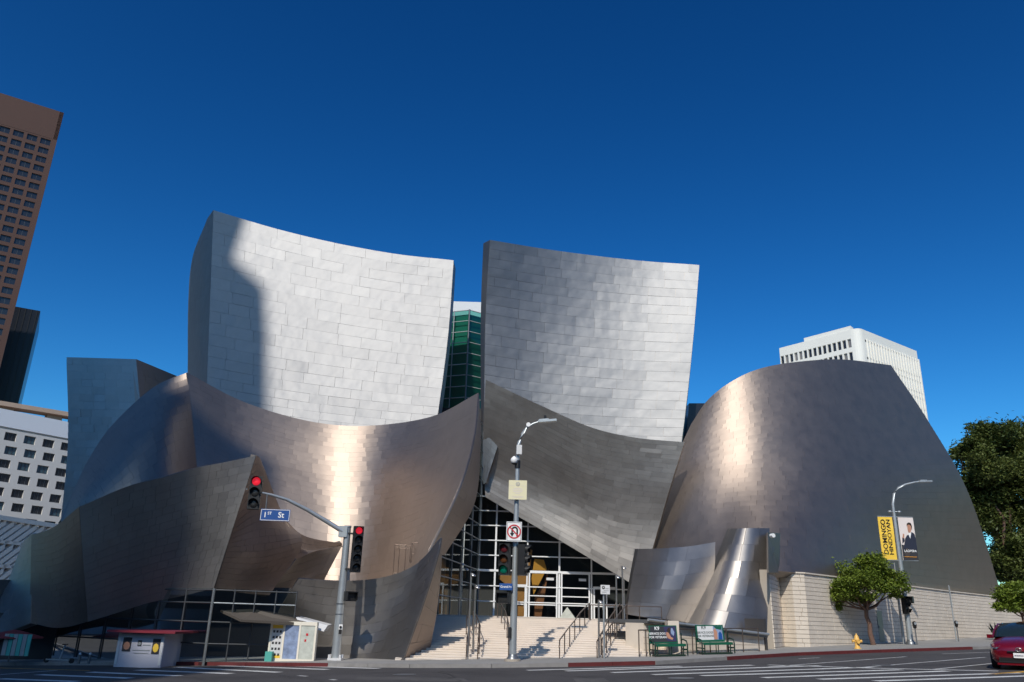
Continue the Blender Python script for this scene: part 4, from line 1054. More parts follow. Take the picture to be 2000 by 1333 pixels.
k = MB(); k.tube([V(b0[0], b0[1], P(655, 1180, Yp)[2]), V(b0[0], b0[1], P(655, 1178, Yp)[2])], .21, 14); k.build('band', 'galv_dark', sg)
k = MB(); k.tube([V(b0[0], b0[1], P(655, 1200, Yp)[2]), V(b0[0], b0[1], P(655, 1199, Yp)[2])], .212, 14); k.build('band', 'galv_dark', sg)

# --- street lamps
def lamp(name, label, bx_, by_, tx, ty, arm, Y=None, r=.13):
    b = G(bx_, by_) if Y is None else P(bx_, by_, Y)
    b = np.array(b); b[2] = gz(b[0]); Y = float(b[1])
    t = thing(name, label, 'street lamp', b)
    zt_ = P(tx, ty, Y)[2]
    k = MB(); k.tube([b-UPV*.1, V(b[0], b[1], zt_)], r*1.25, 12, r1=r*.62); k.build('pole', 'galv', t)
    k = MB(); k.lathe(b, [(0, r*2.1), (.12, r*2.0), (.2, r*1.4), (.28, r*1.25)], 14); k.build('base', 'galv_dark', t)
    pts = [V(b[0], b[1], zt_)]+[P(x, y, Y) for x, y in arm]
    k = MB(); k.tube(pts, r*.62, 8, r1=r*.4); k.build('arm', 'galv', t)
    e = pts[-1]; k = MB(); d = pts[-1]-pts[-2]; d[2] *= .3; d /= np.linalg.norm(d); sdv = np.cross(d, UPV); sdv /= np.linalg.norm(sdv)
    u = np.cross(sdv, d)
    k.box(e+d*.35, (.85, .3, .1), (d, sdv, u)); k.box(e+d*.2+u*.07, (.45, .22, .06), (d, sdv, u)); k.build('lamp_head', 'galv', t)
    return t, b, Y, e
lt, lb0, LY, le = lamp('street_lamp', 'tall grey street lamp carrying no U-turn sign and signals in front of the stairs', 1001, 1292, 1013, 873, [(1015, 862), (1020, 848), (1030, 835), (1042, 828), (1054, 824)])
lx = float(lb0[0])
def onp(y, dx=0, dy=0): 
    p = P(1006, y, LY); return V(lx+dx, LY+dy, p[2])
k = MB(); k.box(onp(880, .06, -.1), (.24, .26, .42)); k.build('control_box', 'off_white', lt)
k = MB(); k.lathe(onp(901, -.16, -.12), [(-.16, .01), (-.12, .12), (0, .16), (.1, .14), (.2, .03)], 12); co = k.build('camera', 'white', lt)
k = MB(); k.lathe(onp(905, -.16, -.12), [(-.1, .02), (-.06, .1), (0, .13)], 12); k.build('lens', 'black', co)
k = MB(); k.tube([onp(915), onp(900)], .13, 10); k.tube([onp(898, 0, 0), onp(897, -.16, -.12)], .03, 6); k.build('camera_bracket', 'black', lt)
k = MB(); k.disc(P(1032, 830, LY-.15), (0, -1, 0), .1, 14, .06); k.build('round_sensor', 'white', lt)
k = MB(); k.tube([le+V(.25, 0, .1), le+V(.25, 0, .3)], .06, 8); k.build('photocell', 'black', lt)
sp, f, ax, nf, w, h = plate(lt, 993.5, 938.5, 1029, 976, LY-.25, 'sign_cream', 'notice_sign', .03)
k = MB(); k.disc(f+UPV*h*.3-nf*.002, nf, h*.11, 16, .006); k.build('emblem_ring', 'print_grey', sp)
k = MB(); k.disc(f+UPV*h*.3+nf*.004, nf, h*.075, 14, .004); k.build('emblem', 'sign_cream', sp)
k = MB(); k.disc(f+UPV*h*.3+nf*.009, nf, h*.04, 10, .003); k.build('emblem_mark', 'print_grey', sp)
k = MB(); k.box(f+UPV*h*.22-ax*w*.31, (w*.3, .004, h*.012), (ax, -nf, UPV)); k.box(f+UPV*h*.22+ax*w*.31, (w*.3, .004, h*.012), (ax, -nf, UPV)); 
for i, ww in enumerate((.42, .6, .5, .3)): k.box(f+UPV*h*(.08-i*.085), (w*ww, .004, h*.035), (ax, -nf, UPV))
k.box(f-UPV*h*.34, (w*.66, .004, h*.02), (ax, -nf, UPV)); k.box(f-UPV*h*.4, (w*.5, .004, h*.02), (ax, -nf, UPV)); k.build('fine_print', 'sign_print' if 'sign_print' in MAT else 'ban_pale', sp)
sp, f, ax, nf, w, h = plate(lt, 989, 1019.5, 1019, 1058, LY-.3, 'white', 'no_u_turn_sign', .03, 0, 'print_grey')
# arrow and prohibition ring
def ring(c, ax, nf, r0, r1, n=36, a0=0, a1=360, th=.006):
    k = MB(); vs = []
    for j in range(n+1):
        a_ = math.radians(a0+(a1-a0)*j/n); d = ax*math.cos(a_)+UPV*math.sin(a_)
        vs += [c+d*r0, c+d*r1, c+d*r0+nf*th, c+d*r1+nf*th]
    fs = []
    for j in range(n):
        o = 4*j; fs += [(o+2, o+3, o+7, o+6), (o+1, o+5, o+7, o+3), (o, o+2, o+6, o+4)]
    return k.add(vs, fs)
k = ring(f+ax*w*.04+UPV*h*.08, ax, nf, w*.11, w*.22, 16, 0, 180, .004)
k.box(f+ax*w*.205-UPV*h*.08+nf*.002, (w*.11, .004, h*.33), (ax, -nf, UPV)); k.box(f-ax*w*.125-UPV*h*.0+nf*.002, (w*.11, .004, h*.17), (ax, -nf, UPV))
A_ = f-ax*w*.125-UPV*h*.07; k.prism([A_-ax*w*.15, A_-UPV*h*.2, A_+ax*w*.15], nf*.004); k.build('u_turn_arrow', 'black', sp)
k = ring(f+nf*.005, ax, nf, w*.37, w*.45, 36); dd_ = (ax-UPV)/math.sqrt(2); pp = np.cross(dd_, nf)
k.box(f+nf*.008, (w*.76, .006, w*.075), (dd_, -nf, pp)); k.build('prohibition_ring', 'sign_red', sp)
hh = np.linalg.norm(P(990, 1060, LY)-P(990, 1124, LY))*.95
signal_head(lt, P(986, 1093, LY-.2), (1, -.25, 0), 3, hh, ['dark_red_lens', 'dark_amber_lens', 'green_lens'], .32)
hh = np.linalg.norm(P(1022, 1062, LY)-P(1022, 1125, LY))*.95
signal_head(lt, P(1021, 1094, LY-.1), (.35, 1, 0), 3, hh, ['dark_lens', 'dark_lens', 'dark_lens'], .32)
k = MB(); k.box(onp(1066), (1.0, .08, .08)); k.box(onp(1118), (1.0, .08, .08)); k.build('signal_bracket', 'black', lt)
sp, f, ax, nf, w, h = plate(lt, 975.5, 1140, 1001, 1153, LY-.2, 'sign_blue', 'street_sign', .03, -.1)
text('Grand', f-ax*w*.13, ax, UPV, h*.5, 'white', 'lettering', sp); text('Av', f+ax*w*.33, ax, UPV, h*.42, 'white', 'lettering', sp)
ped(lt, 985, 1168, LY-.15, -.3, .55)
k = MB(); k.box(onp(1236, -.16, -.12), (.14, .2, .42)); k.build('push_button', 'black', lt)
k = MB(); k.disc(onp(1290, 0, 0)-UPV*.05, (0, 0, 1), .36, 10, .1); k.build('base_collar', 'mortar', lt)

l2, l2b, L2Y, l2e = lamp('street_lamp', 'grey street lamp hung with one yellow and one portrait banner', 1779, 1258, 1746, 1003, [(1744, 985), (1746, 965), (1754, 953), (1768, 947), (1784, 943), (1797, 941)], Y=54.0, r=.15)
def banner(x0, x1, y0, y1, dx0, dx1):
    # hangs from the pole between two rods
    zt_, zb_ = P(1755, y0, L2Y)[2], P(1755, y1, L2Y)[2]
    return V(l2b[0]+dx0, L2Y-.02, zt_), V(l2b[0]+dx1, L2Y-.02, zb_)
px_m = 1653/L2Y
zt_, zb_ = P(1750, 1011, L2Y)[2], P(1755, 1094, L2Y)[2]
ht = zt_-zb_
def bann(nm, x0, x1, m):
    b_t = thing('banner', {'y': 'yellow banner with black vertical lettering on the left of the lamp pole', 'p': 'banner with portrait of a dark haired man in a suit, right of the lamp pole'}[nm], 'banner', V(l2b[0]+(x0+x1)/2, L2Y, zb_), group=None)
    k = MB(); nx, nz = 4, 8
    vs = [V(l2b[0]+x0+(x1-x0)*i/nx, L2Y-.05+.012*math.sin(3*j/nz*2+i*.7), zt_-ht*j/nz) for j in range(nz+1) for i in range(nx+1)]
    fs = [(j*(nx+1)+i, (j+1)*(nx+1)+i, (j+1)*(nx+1)+i+1, j*(nx+1)+i+1) for j in range(nz) for i in range(nx)]
    n_ = len(vs); k.add(vs+[v+V(0, .015, 0) for v in vs], fs+[tuple(n_+q for q in f_[::-1]) for f_ in fs], True)
    k.build('cloth', m, b_t)
    k = MB(); k.tube([V(l2b[0], L2Y, zt_+.03), V(l2b[0]+(x1 if abs(x1) > abs(x0) else x0), L2Y-.04, zt_+.03)], .03, 6); k.tube([V(l2b[0], L2Y, zb_-.03), V(l2b[0]+(x1 if abs(x1) > abs(x0) else x0), L2Y-.04, zb_-.03)], .03, 6); k.build('rod', 'galv', b_t)
    return b_t
bw = 31/px_m*1.0
by = bann('y', -.2-bw*.95, -.2, 'ban_yellow')
org = V(l2b[0]-.2-bw*.64, L2Y-.068, (zt_+zb_)/2)
text('DOMINGO', org+UPV*.03*ht, UPV, V(-1, 0, 0), bw*.42, 'black', 'lettering', by, fit=ht*.82)
text('HINDOYAN', org+V(bw*.34, 0, ht*.03), UPV, V(-1, 0, 0), bw*.36, 'black', 'lettering', by, fit=ht*.82)
bp_ = bann('p', .18, .18+bw, 'ban_pale')
ox, oz = l2b[0]+.18, zb_
def bp_poly(pts, m, nm, lay): 
    k = MB(); k.prism([V(ox+u*bw, L2Y-.066-.005*lay, oz+v*ht) for u, v in pts], V(0, -.004, 0)); k.build(nm, m, bp_)
bp_poly([(0.02, 0), (1, 0), (1, .30), (0.02, .36)], 'print_dark', 'dark_foot', 0)
bp_poly([(.12, .25), (.3, .5), (.45, .58), (.62, .60), (.78, .66), (.95, .62), (1, .5), (1, .25)], 'suit', 'jacket', 1)
bp_poly([(.55, .60), (.64, .50), (.76, .66), (.66, .68)], 'white', 'shirt', 2)
bp_poly([(.55, .69), (.60, .64), (.70, .64), (.78, .72), (.80, .83), (.66, .86), (.55, .82)], 'skin', 'face', 3)
bp_poly([(.50, .80), (.54, .86), (.66, .885), (.80, .87), (.85, .80), (.82, .70), (.78, .80), (.70, .83), (.58, .83)], 'hair', 'hair', 4)
bp_poly([(.12, .50), (.2, .62), (.28, .60), (.24, .50)], 'skin', 'hand', 2)
bp_poly([(.08, .38), (.24, .44), (.26, .5), (.12, .52)], 'suit', 'sleeve', 3)
bp_poly([(.2, .08), (.38, .07), (.5, .14), (.48, .24), (.32, .28), (.16, .22), (.12, .14)], 'rail', 'seal', 5)
text('LAOPERA', V(ox+bw*.53, L2Y-.1, oz+ht*.21), V(1, 0, 0), UPV, bw*.2, 'white', 'lettering', bp_, fit=bw*.8)
k = MB(); k.box(V(ox+bw*.5, L2Y-.1, oz+ht*.075), (bw*.8, .004, .03)); k.build('fine_print', 'orange', bp_)
k = MB()
for sx_ in (-.32, .3): k.lathe(V(l2b[0]+sx_, L2Y-.1, P(1750, 1001, L2Y)[2]), [(-.08, .05), (0, .14), (.06, .12), (.1, .02)], 10); k.tube([V(l2b[0], L2Y, P(1750, 1000, L2Y)[2]), V(l2b[0]+sx_, L2Y-.1, P(1750, 1000, L2Y)[2])], .03, 6)
k.build('cameras', 'galv', l2)
# slim signal pole beside it
pb = P(1778, 1260, L2Y-1.2); pb[2] = gz(pb[0])
sl_ = thing('signal_post', 'slim grey post with a black signal head just left of the banner lamp', 'signal post', P(1765, 1252, L2Y+1.2)*V(1, 1, 0)+V(0, 0, gz(24)))
q = ORG[sl_.name]; k = MB(); k.tube([q, V(q[0], q[1], P(1750, 1100, q[1])[2])], .08, 8); k.box(V(q[0]-.5, q[1], P(1748, 1104, q[1])[2]), (1.1, .06, .06)); k.build('post', 'galv', sl_)
signal_head(l2, P(1768, 1183, L2Y-.2), (.8, .6, 0), 3, 1.05, ['dark_lens']*3, .28)
ped(l2, 1776, 1172, L2Y-.3, -.6, .5)
# --- bus stop pole, meters
def simple_pole(name, label, cat, bx_, by_, Y, ty, r=.05, m='galv'):
    b = P(bx_, by_, Y); b[2] = gz(b[0]); t = thing(name, label, cat, b)
    zt_ = P(bx_, ty, Y)[2]; k = MB(); k.tube([b-UPV*.05, V(b[0], b[1], zt_)], r, 8); k.build('post', m, t); return t, b, zt_
t, b, z_ = simple_pole('parking_sign', 'parking sign post seen edge on between the two parking meters', 'parking sign', 1869, 1256, 61, 1144, .045)
k = MB(); k.box(V(b[0], b[1]-.06, z_-.75), (.22, .03, 1.4), (V(.35, .94, 0), V(-.94, .35, 0), UPV)); k.build('sign_plate', 'galv', t)
mp = [(1791, 1257, 53.0, 'parking meter beside the foot of the banner lamp pole'), (1873, 1256, 59.5, 'parking meter right of the parking sign post')]
for i, (x, y, Y, lab) in enumerate(mp):
    b = P(x, y, Y); b[2] = gz(b[0])
    if i == 0:
        pm = thing('parking_meter', lab, 'parking meter', b, 'parking meters along the kerb')
        k = MB(); k.tube([b-UPV*.05, b+UPV*.98], .04, 8); k.build('post', 'galv_dark', pm)
        k = MB(); k.lathe(b+UPV*.96, [(0, .05), (.03, .1), (.22, .12), (.3, .13), (.4, .1), (.44, .02)], 12); hd = k.build('meter_head', 'black', pm)
        k = MB(); k.disc(b+UPV*1.26+V(0, -.1, 0), (0, -1, 0), .08, 12, .03); k.build('dial', 'galv', hd)
    else:
        p2 = pm.copy(); COL.objects.link(p2); p2.location = tuple(b); p2['label'] = lab
        for ch in list(pm.children):
            c_ = ch.copy(); COL.objects.link(c_); c_.parent = p2
            for g2 in ch.children: d_ = g2.copy(); COL.objects.link(d_); d_.parent = c_
# --- hydrant
hb = P(1675, 1266, 47.0); hb[2] = gz(hb[0])
hy = thing('fire_hydrant', 'yellow fire hydrant on the kerb beside the street tree', 'fire hydrant', hb)
k = MB(); k.lathe(hb, [(0, .19), (.05, .19), (.06, .13), (.42, .12), (.46, .17), (.5, .17), (.52, .13), (.62, .12), (.7, .08), (.74, .03), (.8, .03), (.8, 0.001)], 16); k.build('barrel', 'hyd_yellow', hy)
k = MB()
for a_ in (0, 3.14159): d = V(math.cos(a_), math.sin(a_), 0); k.tube([hb+UPV*.4+d*.08, hb+UPV*.4+d*.24], .07, 10); k.tube([hb+UPV*.4+d*.23, hb+UPV*.4+d*.27], .085, 8)
k.tube([hb+UPV*.36+V(0, -.08, 0), hb+UPV*.36+V(0, -.24, 0)], .09, 10); k.build('nozzles', 'hyd_yellow', hy)

# --- benches with advertising backs
def bench(x0, x1, y, Y, lab, pale, yaw):
    a = P((x0+x1)/2, y, Y); a[2] = gz(a[0]); L = (x1-x0)/1653*Y*.92
    ax = V(math.cos(yaw), math.sin(yaw), .035); ax /= np.linalg.norm(ax); nf = V(math.sin(yaw), -math.cos(yaw), 0)
    t = thing('bench', lab, 'bench', a, 'advertising benches')
    def at(u, d, z): return a+ax*u+nf*d+UPV*z
    sc_ = 1.1
    k = MB(); bk = (V(*-nf)*.16+UPV); bk /= np.linalg.norm(bk); bn = np.cross(ax, bk); 
    if np.dot(bn, nf) < 0: bn = -bn
    bc = at(-.12, -.12, .86*sc_)
    k.box(bc, (L*.78, .05, .72*sc_), (ax, -bn, bk)); bo = k.build('backrest', 'bench_green', t)
    def ad(u0, u1, v0, v1, m, nm, lay=0):
        k = MB(); k.box(bc+ax*(u0+u1)/2*L*.78+bk*(v0+v1)/2*.72*sc_+bn*(.029+.004*lay), ((u1-u0)*L*.78, .004, (v1-v0)*.72*sc_), (ax, -bn, bk)); k.build(nm, m, bo)
    def adp(pts, m, nm, lay):
        k = MB(); k.prism([bc+ax*u*L*.78+bk*v*.72*sc_+bn*(.029+.004*lay) for u, v in pts], bn*.003); k.build(nm, m, bo)
    if not pale:
        ad(-.47, .46, -.42, .45, 'navy' if False else 'print_dark', 'advert')
        adp([(.02, .44), (.45, .44), (.45, -.38), (.12, -.36)], 'navy', 'photo', 1)
        adp([(.12, .2), (.2, .38), (.3, .36), (.26, .1), (.2, .05)], 'hair', 'dog', 2)
        adp([(.1, .12), (.18, .1), (.26, -.15), (.34, -.22), (.30, -.32), (.16, -.24), (.1, -.1)], 'skin', 'arm', 3)
        adp([(.24, .36), (.34, .34), (.4, .1), (.36, -.1), (.28, .02)], 'poster_blue', 'shirt', 2)
        tm = 'white'
    else:
        ad(-.45, .12, -.38, .43, 'poster_pale' if False else 'off_white', 'advert')
        ad(.12, .45, -.38, .43, 'poster_blue', 'photo', 0)
        adp([(.13, -.36), (.13, .2), (.2, .3), (.26, .05), (.24, -.36)], 'skin', 'dog', 2)
        adp([(.14, .42), (.44, .42), (.42, .2), (.24, .25)], 'leaf_ad' if 'leaf_ad' in MAT else 'bench_green', 'trees', 2)
        adp([(.28, -.36), (.3, .0), (.36, .12), (.42, -.05), (.42, -.36)], 'sign_blue', 'shirt', 3)
        tm = 'bench_dark'
    text('K9 ', bc-ax*L*.78*.2+bk*.24*sc_+bn*.036, ax, bk, .2*sc_, tm, 'lettering', bo)
    text('SERVICE DOGS', bc-ax*L*.78*.19+bk*.03*sc_+bn*.036, ax, bk, .125*sc_, tm, 'lettering', bo)
    text('FOR VETERANS', bc-ax*L*.78*.19-bk*.115*sc_+bn*.036, ax, bk, .125*sc_, tm, 'lettering', bo)
    k = MB(); k.box(at(0, .2, .47*sc_), (L*.82, .42, .05), (ax, -nf, UPV)); k.box(at(0, .42, .44*sc_), (L*.82, .03, .1), (ax, -nf, UPV)); k.build('seat', 'bench_green', t)
    for sgn in (-1, 1):
        k = MB(); u = sgn*L*.45
        k.tube([at(u, .42, .05), at(u, .42, .5), at(u, .34, .66), at(u, .05, .72), at(u, -.14, .7)], .035, 6); k.tube([at(u, -.14, .05), at(u, -.16, 1.0)], .035, 6)
        k.tube([at(u, .42, .3), at(u, -.14, .3)], .03, 6); k.build('arm_frame', 'bench_dark', t)
        k = MB(); k.tube([at(sgn*L*.36, .34, .05), at(sgn*L*.36, .34, .45)], .03, 6); k.tube([at(sgn*L*.36, .34, .28), at(sgn*L*.45, .34, .28)], .03, 6); k.tube([at(sgn*.06, .3, .05), at(sgn*.06, .3, .45)], .025, 6); k.build('leg', 'bench_dark', t)
    k = MB(); k.box(at(0, .15, .05), (L*.8, .5, .07), (ax, -nf, UPV)); k.build('foot_rail', 'bench_dark', t)
bench(1262, 1345, 1280, 39.6, 'green bench with a dark advert on its back, nearer the stairs', False, .28)
bench(1353, 1437, 1273, 41.6, 'green bench with a pale advert on its back, farther from the stairs', True, .28)
# kerb side rail behind the benches
def railing(lab, pts, hgt=1.0, m='rail', nm='railing', post=True, cat='railing', group=None, foot=None, mid=0, rr=.028, step=1.0, ends=True):
    t = thing(nm, lab, cat, pts[0], group)
    tops = [p+UPV*hgt for p in pts]
    k = MB(); path = ([pts[0]+UPV*(hgt*.7)-(tops[1]-tops[0])/np.linalg.norm(tops[1]-tops[0])*.12] if ends else [])+tops; k.tube(path, rr*1.15, 6); k.build('handrail', m, t)
    for p, q in zip(pts, tops): k = MB(); k.tube([p-UPV*.03, q], rr, 6); k.build('post', m, t)
    return t
def wpnt(f, out=.5):
    q = w0+(w1-w0)*f-wn_*out; return V(q[0], q[1], gz(q[0]))
for i, (fa, fb) in enumerate(((-.12, -.02), (.0, .42), (.42, .84))):
    n_ = 3 if i == 0 else 4
    railing(['short brown rail hoop at the right foot of the stairs', 'brown pipe rail behind the dark advert bench', 'brown pipe rail behind the pale advert bench'][i], [wpnt(fa+(fb-fa)*j/(n_-1), .75) for j in range(n_)], 1.15, ends=False)
# stair handrails
def stair_rail(lab, x0, y0, x1, y1, n=6, bend=0.0, grp='bronze handrails on the stairs'):
    pts = []
    for i in range(n):
        f_ = i/(n-1); Y = y0+(y1-y0)*f_; x = x0+(x1-x0)*f_+bend*math.sin(f_*math.pi)
        q = P(x, 1250, Y); pts.append(V(q[0], Y, zs(Y)))
    return railing(lab, pts, .92, group=grp)
stair_rail('bronze handrail right of centre on the stairs, standing alone', 1093, 38.2, 1152, 47.0, 7)
stair_rail('bronze handrail at the right of the stairs, left one of the close pair', 1166, 38.3, 1212, 47.0, 7)
stair_rail('bronze handrail at the right of the stairs, right one of the close pair', 1176, 38.6, 1226, 47.0, 7)
stair_rail('bronze handrail descending just left of the street lamp pole', 994, 38.2, 970, 47.0, 7, 8)
stair_rail('bronze handrail at the left of the stairs by the slender lamps', 934, 38.2, 922, 44.0, 6, 8)
stair_rail('bronze handrail at the far left of the lit stairs', 912, 38.2, 910, 43.0, 5, 6)
pz = lambda x, Y: V(P(x, 1200, Y)[0], Y, ZP)
railing('steel railing along the plaza edge right of the stairs', [pz(x, 47.6) for x in (1150, 1170, 1200, 1224, 1249)]+[pz(1292, 47.9)], .75, 'rail', ends=False)
# slender plaza lamps
def plaza_lamp(lab, x, yb, Y, yt, heads=1):
    b = P(x, yb, Y); b[2] = zs(Y) if Y < YT else ZP
    zt_ = P(x, yt, Y)[2]
    t = thing('plaza_lamp', lab, 'lamp post', b, 'slender lamp posts on the stairs')
    k = MB(); k.tube([b, V(b[0], b[1], zt_)], .045, 8); k.build('post', 'rail_bright', t)
    for h_ in range(heads):
        k = MB(); c = V(b[0]+(.1+.25*h_), b[1], zt_-.1-.28*h_); k.tube([V(b[0], b[1], c[2]+.06), c+V(0, 0, .06)], .02, 6); k.lathe(c, [(-.06, .12), (-.02, .13), (.04, .06), (.08, .01)], 10); k.build('lamp_head', 'rail_bright', t)
plaza_lamp('slender lamp post with two small heads, leftmost on the stairs', 897, 1177, 48.5, 1099, 2)
plaza_lamp('tallest slender lamp post near the left handrails', 913, 1290, 38.5, 1119, 1)
plaza_lamp('slender lamp post with a low head beside the tallest one', 923, 1285, 39.5, 1143, 1)
plaza_lamp('slender lamp post at the right, left one of the taller pair', 1205, 1240, 43.5, 1124, 1)
plaza_lamp('slender lamp post at the right, tallest, nearest the wedge shaped shell', 1217, 1215, 46.5, 1106, 1)
plaza_lamp('short slender post by the white bus sign', 1170, 1285, 39.0, 1172, 1)
# bus sign
b = V(*P(1180, 1286, 38.2)); b[2] = zs(38.2)
t = thing('bus_stop_sign', 'white bus stop sign on a thin pole at the right of the stairs', 'bus stop sign', b)
zt_ = P(1180, 1160, 38.2)[2]
k = MB(); k.tube([b, V(b[0], b[1], zt_+.3)], .04, 8); k.build('post', 'galv', t)
sp, f, ax, nf, w, h = plate(t, 1173, 1143, 1191, 1161, 38.1, 'off_white', 'sign_plate', .03, .05)
k = MB(); k.disc(f-ax*w*.2+UPV*h*.22, nf, w*.17, 14, .004); k.build('round_logo', 'black', sp)
text('M', f-ax*w*.2+UPV*h*.22+nf*.008, ax, UPV, w*.22, 'white', 'lettering', sp)
k = MB(); k.box(f+ax*w*.2+UPV*h*.1, (w*.35, .003, h*.08), (ax, -nf, UPV)); k.box(f+ax*w*.1-UPV*h*.12, (w*.55, .003, h*.06), (ax, -nf, UPV)); k.box(f-ax*w*.1-UPV*h*.28, (w*.5, .003, h*.07), (ax, -nf, UPV)); k.build('fine_print', 'print_grey', sp)
# scaffold frames on the roof of the low shell
for i, (x0, x1, yt, yb, Y, lab) in enumerate(((767, 789, 1064, 1128, 44.0, 'thin scaffold frame above the low front shell, leftmost'), (801, 823, 1060, 1120, 44.4, 'cross braced scaffold frame above the low front shell, in the middle'), (831, 851, 1048, 1105, 44.8, 'small scaffold tower by the shell tip, rightmost'))):
    a = P(x0, yb, Y); b = P(x1, yb, Y); hgt = P(x0, yt, Y)[2]-a[2]
    t = thing('scaffold', lab, 'scaffold', a, 'scaffold frames above the low shell')
    for (p) in (a, b, a+V(.15, .8, 0), b+V(.15, .8, 0)): k = MB(); k.tube([p*V(1, 1, 1), p+UPV*hgt], .018, 5); k.build('upright', 'rail', t)
    k = MB()
    for z_ in (.3*hgt, .62*hgt, hgt) if i else (.12*hgt, .92*hgt, hgt):
        k.tube([a+UPV*z_, b+UPV*z_], .015, 5); k.tube([a+V(.15, .8, z_), b+V(.15, .8, z_)], .015, 5)
    if i: k.tube([a+UPV*.3*hgt, b+UPV*hgt], .012, 5); k.tube([b+UPV*.3*hgt, a+UPV*hgt], .012, 5)
    k.build('ledger', 'rail', t)

# --- white kiosk with red roof, poster case
kb = G(222, 1298); kb2 = G(317, 1297)
Yk = float(kb[1]); z0k = gz(kb[0]); zk = P(222, 1236, Yk)[2]
bo = thing('kiosk', 'small white booth with three posters and a thin red roof at the left', 'kiosk', (kb[0], kb[1], z0k))
x0k, x1k = kb[0], P(314, 1297, Yk)[0]
k = MB(); k.bx(x0k, x1k, Yk, Yk+2.0, z0k-.1, zk); k.build('walls', 'booth_grey', bo)
k = MB(); k.bx(x0k+.02, x0k+.12, Yk-.03, Yk, z0k, zk); k.bx(x1k-.12, x1k-.02, Yk-.03, Yk, z0k, zk); k.bx(x0k+.12, x1k-.12, Yk-.031, Yk, zk-.16, zk-.02); k.build('frame', 'off_white', bo)
k = MB(); k.bx(x0k-.35, x1k+.55, Yk-.4, Yk+2.2, zk+.03, zk+.12); k.build('roof', 'roof_red', bo)
for (u0, u1, v0, v1, m1_, m2_) in ((.12, .30, .42, .86, 'print_dark', 'skin'), (.44, .52, .60, .78, 'print_dark', 'galv'), (.76, .92, .36, .84, 'print_dark', 'ban_yellow')):
    W_, H_ = x1k-x0k, zk-z0k
    k = MB(); k.bx(x0k+u0*W_, x0k+u1*W_, Yk-.02, Yk, z0k+v0*H_, z0k+v1*H_); po = k.build('poster', m1_, bo)
    k = MB(); cx_, cz_ = x0k+(u0+u1)/2*W_, z0k+(v0*.6+v1*.4)*H_; k.prism([V(cx_+.5*(u1-u0)*W_*math.cos(a_)*.8, Yk-.025, cz_+(v1-v0)*H_*.3*math.sin(a_)) for a_ in np.linspace(0, 6.28, 9)[:-1]], V(0, .004, 0)); k.build('poster_figure', m2_, po)
k = MB(); k.bx(x0k+.55*W_, x0k+.72*W_, Yk-.012, Yk, z0k+.62*H_, z0k+.65*H_); k.bx(x0k+.35*W_, x0k+.72*W_, Yk-.012, Yk, z0k+.45*H_, z0k+.48*H_); k.bx(x0k+.38*W_, x0k+.7*W_, Yk-.012, Yk, z0k+.36*H_, z0k+.385*H_); k.build('print_lines', 'galv', bo)
# poster case
Yc = 37.9; pa = P(521, 1292, Yc); pz0 = gz(pa[0]); xa_, xb_ = pa[0], P(613, 1292, Yc)[0]; zt_ = P(521, 1213, Yc)[2]
pc = thing('poster_case', 'cream framed three panel poster case left of the mast arm signal', 'poster case', (pa[0], Yc, pz0))
k = MB(); k.bx(xa_, xb_, Yc, Yc+.25, pz0, zt_); k.build('cabinet', 'board_cream', pc)
Wc, Hc = xb_-xa_, zt_-pz0
k = MB(); 
for u in (0, .28, .62, .96): k.bx(xa_+u*Wc, xa_+(u+.04)*Wc, Yc-.05, Yc, pz0, zt_)
k.bx(xa_, xb_, Yc-.052, Yc, zt_-.15, zt_+.003); k.bx(xa_, xb_, Yc-.052, Yc, pz0, pz0+.12); k.build('frame', 'board_cream', pc)
k = MB(); k.bx(xa_+.04*Wc, xa_+.28*Wc, Yc-.02, Yc, pz0+.12, zt_-.15); p1_ = k.build('schedule_poster', 'off_white', pc)
k = MB(); k.bx(xa_+.05*Wc, xa_+.27*Wc, Yc-.025, Yc-.02, zt_-.3, zt_-.16); k.bx(xa_+.05*Wc, xa_+.27*Wc, Yc-.025, Yc-.02, pz0+.14, pz0+.26); k.build('yellow_band', 'ban_yellow', p1_)
for i in range(3):
    for j in range(6): k = MB(); k.bx(xa_+(.065+i*.07)*Wc, xa_+(.11+i*.07)*Wc, Yc-.025, Yc-.02, zt_-.48-j*.24, zt_-.38-j*.24); k.build('thumbnail', 'print_dark', p1_)
k = MB(); k.bx(xa_+.32*Wc, xa_+.62*Wc, Yc-.02, Yc, pz0+.12, zt_-.15); k.build('map_poster', 'poster_blue', pc)
k = MB(); k.bx(xa_+.66*Wc, xa_+.96*Wc, Yc-.02, Yc, pz0+.12, zt_-.15); p3_ = k.build('map_poster', 'poster_pale', pc)
k = MB(); c = V(xa_+.8*Wc, Yc-.025, pz0+1.15); k.box(c, (.1, .01, .1)); k.box(c+V(-.05, 0, -.25), (.08, .01, .1)); k.build('map_mark', 'sign_red', p3_)

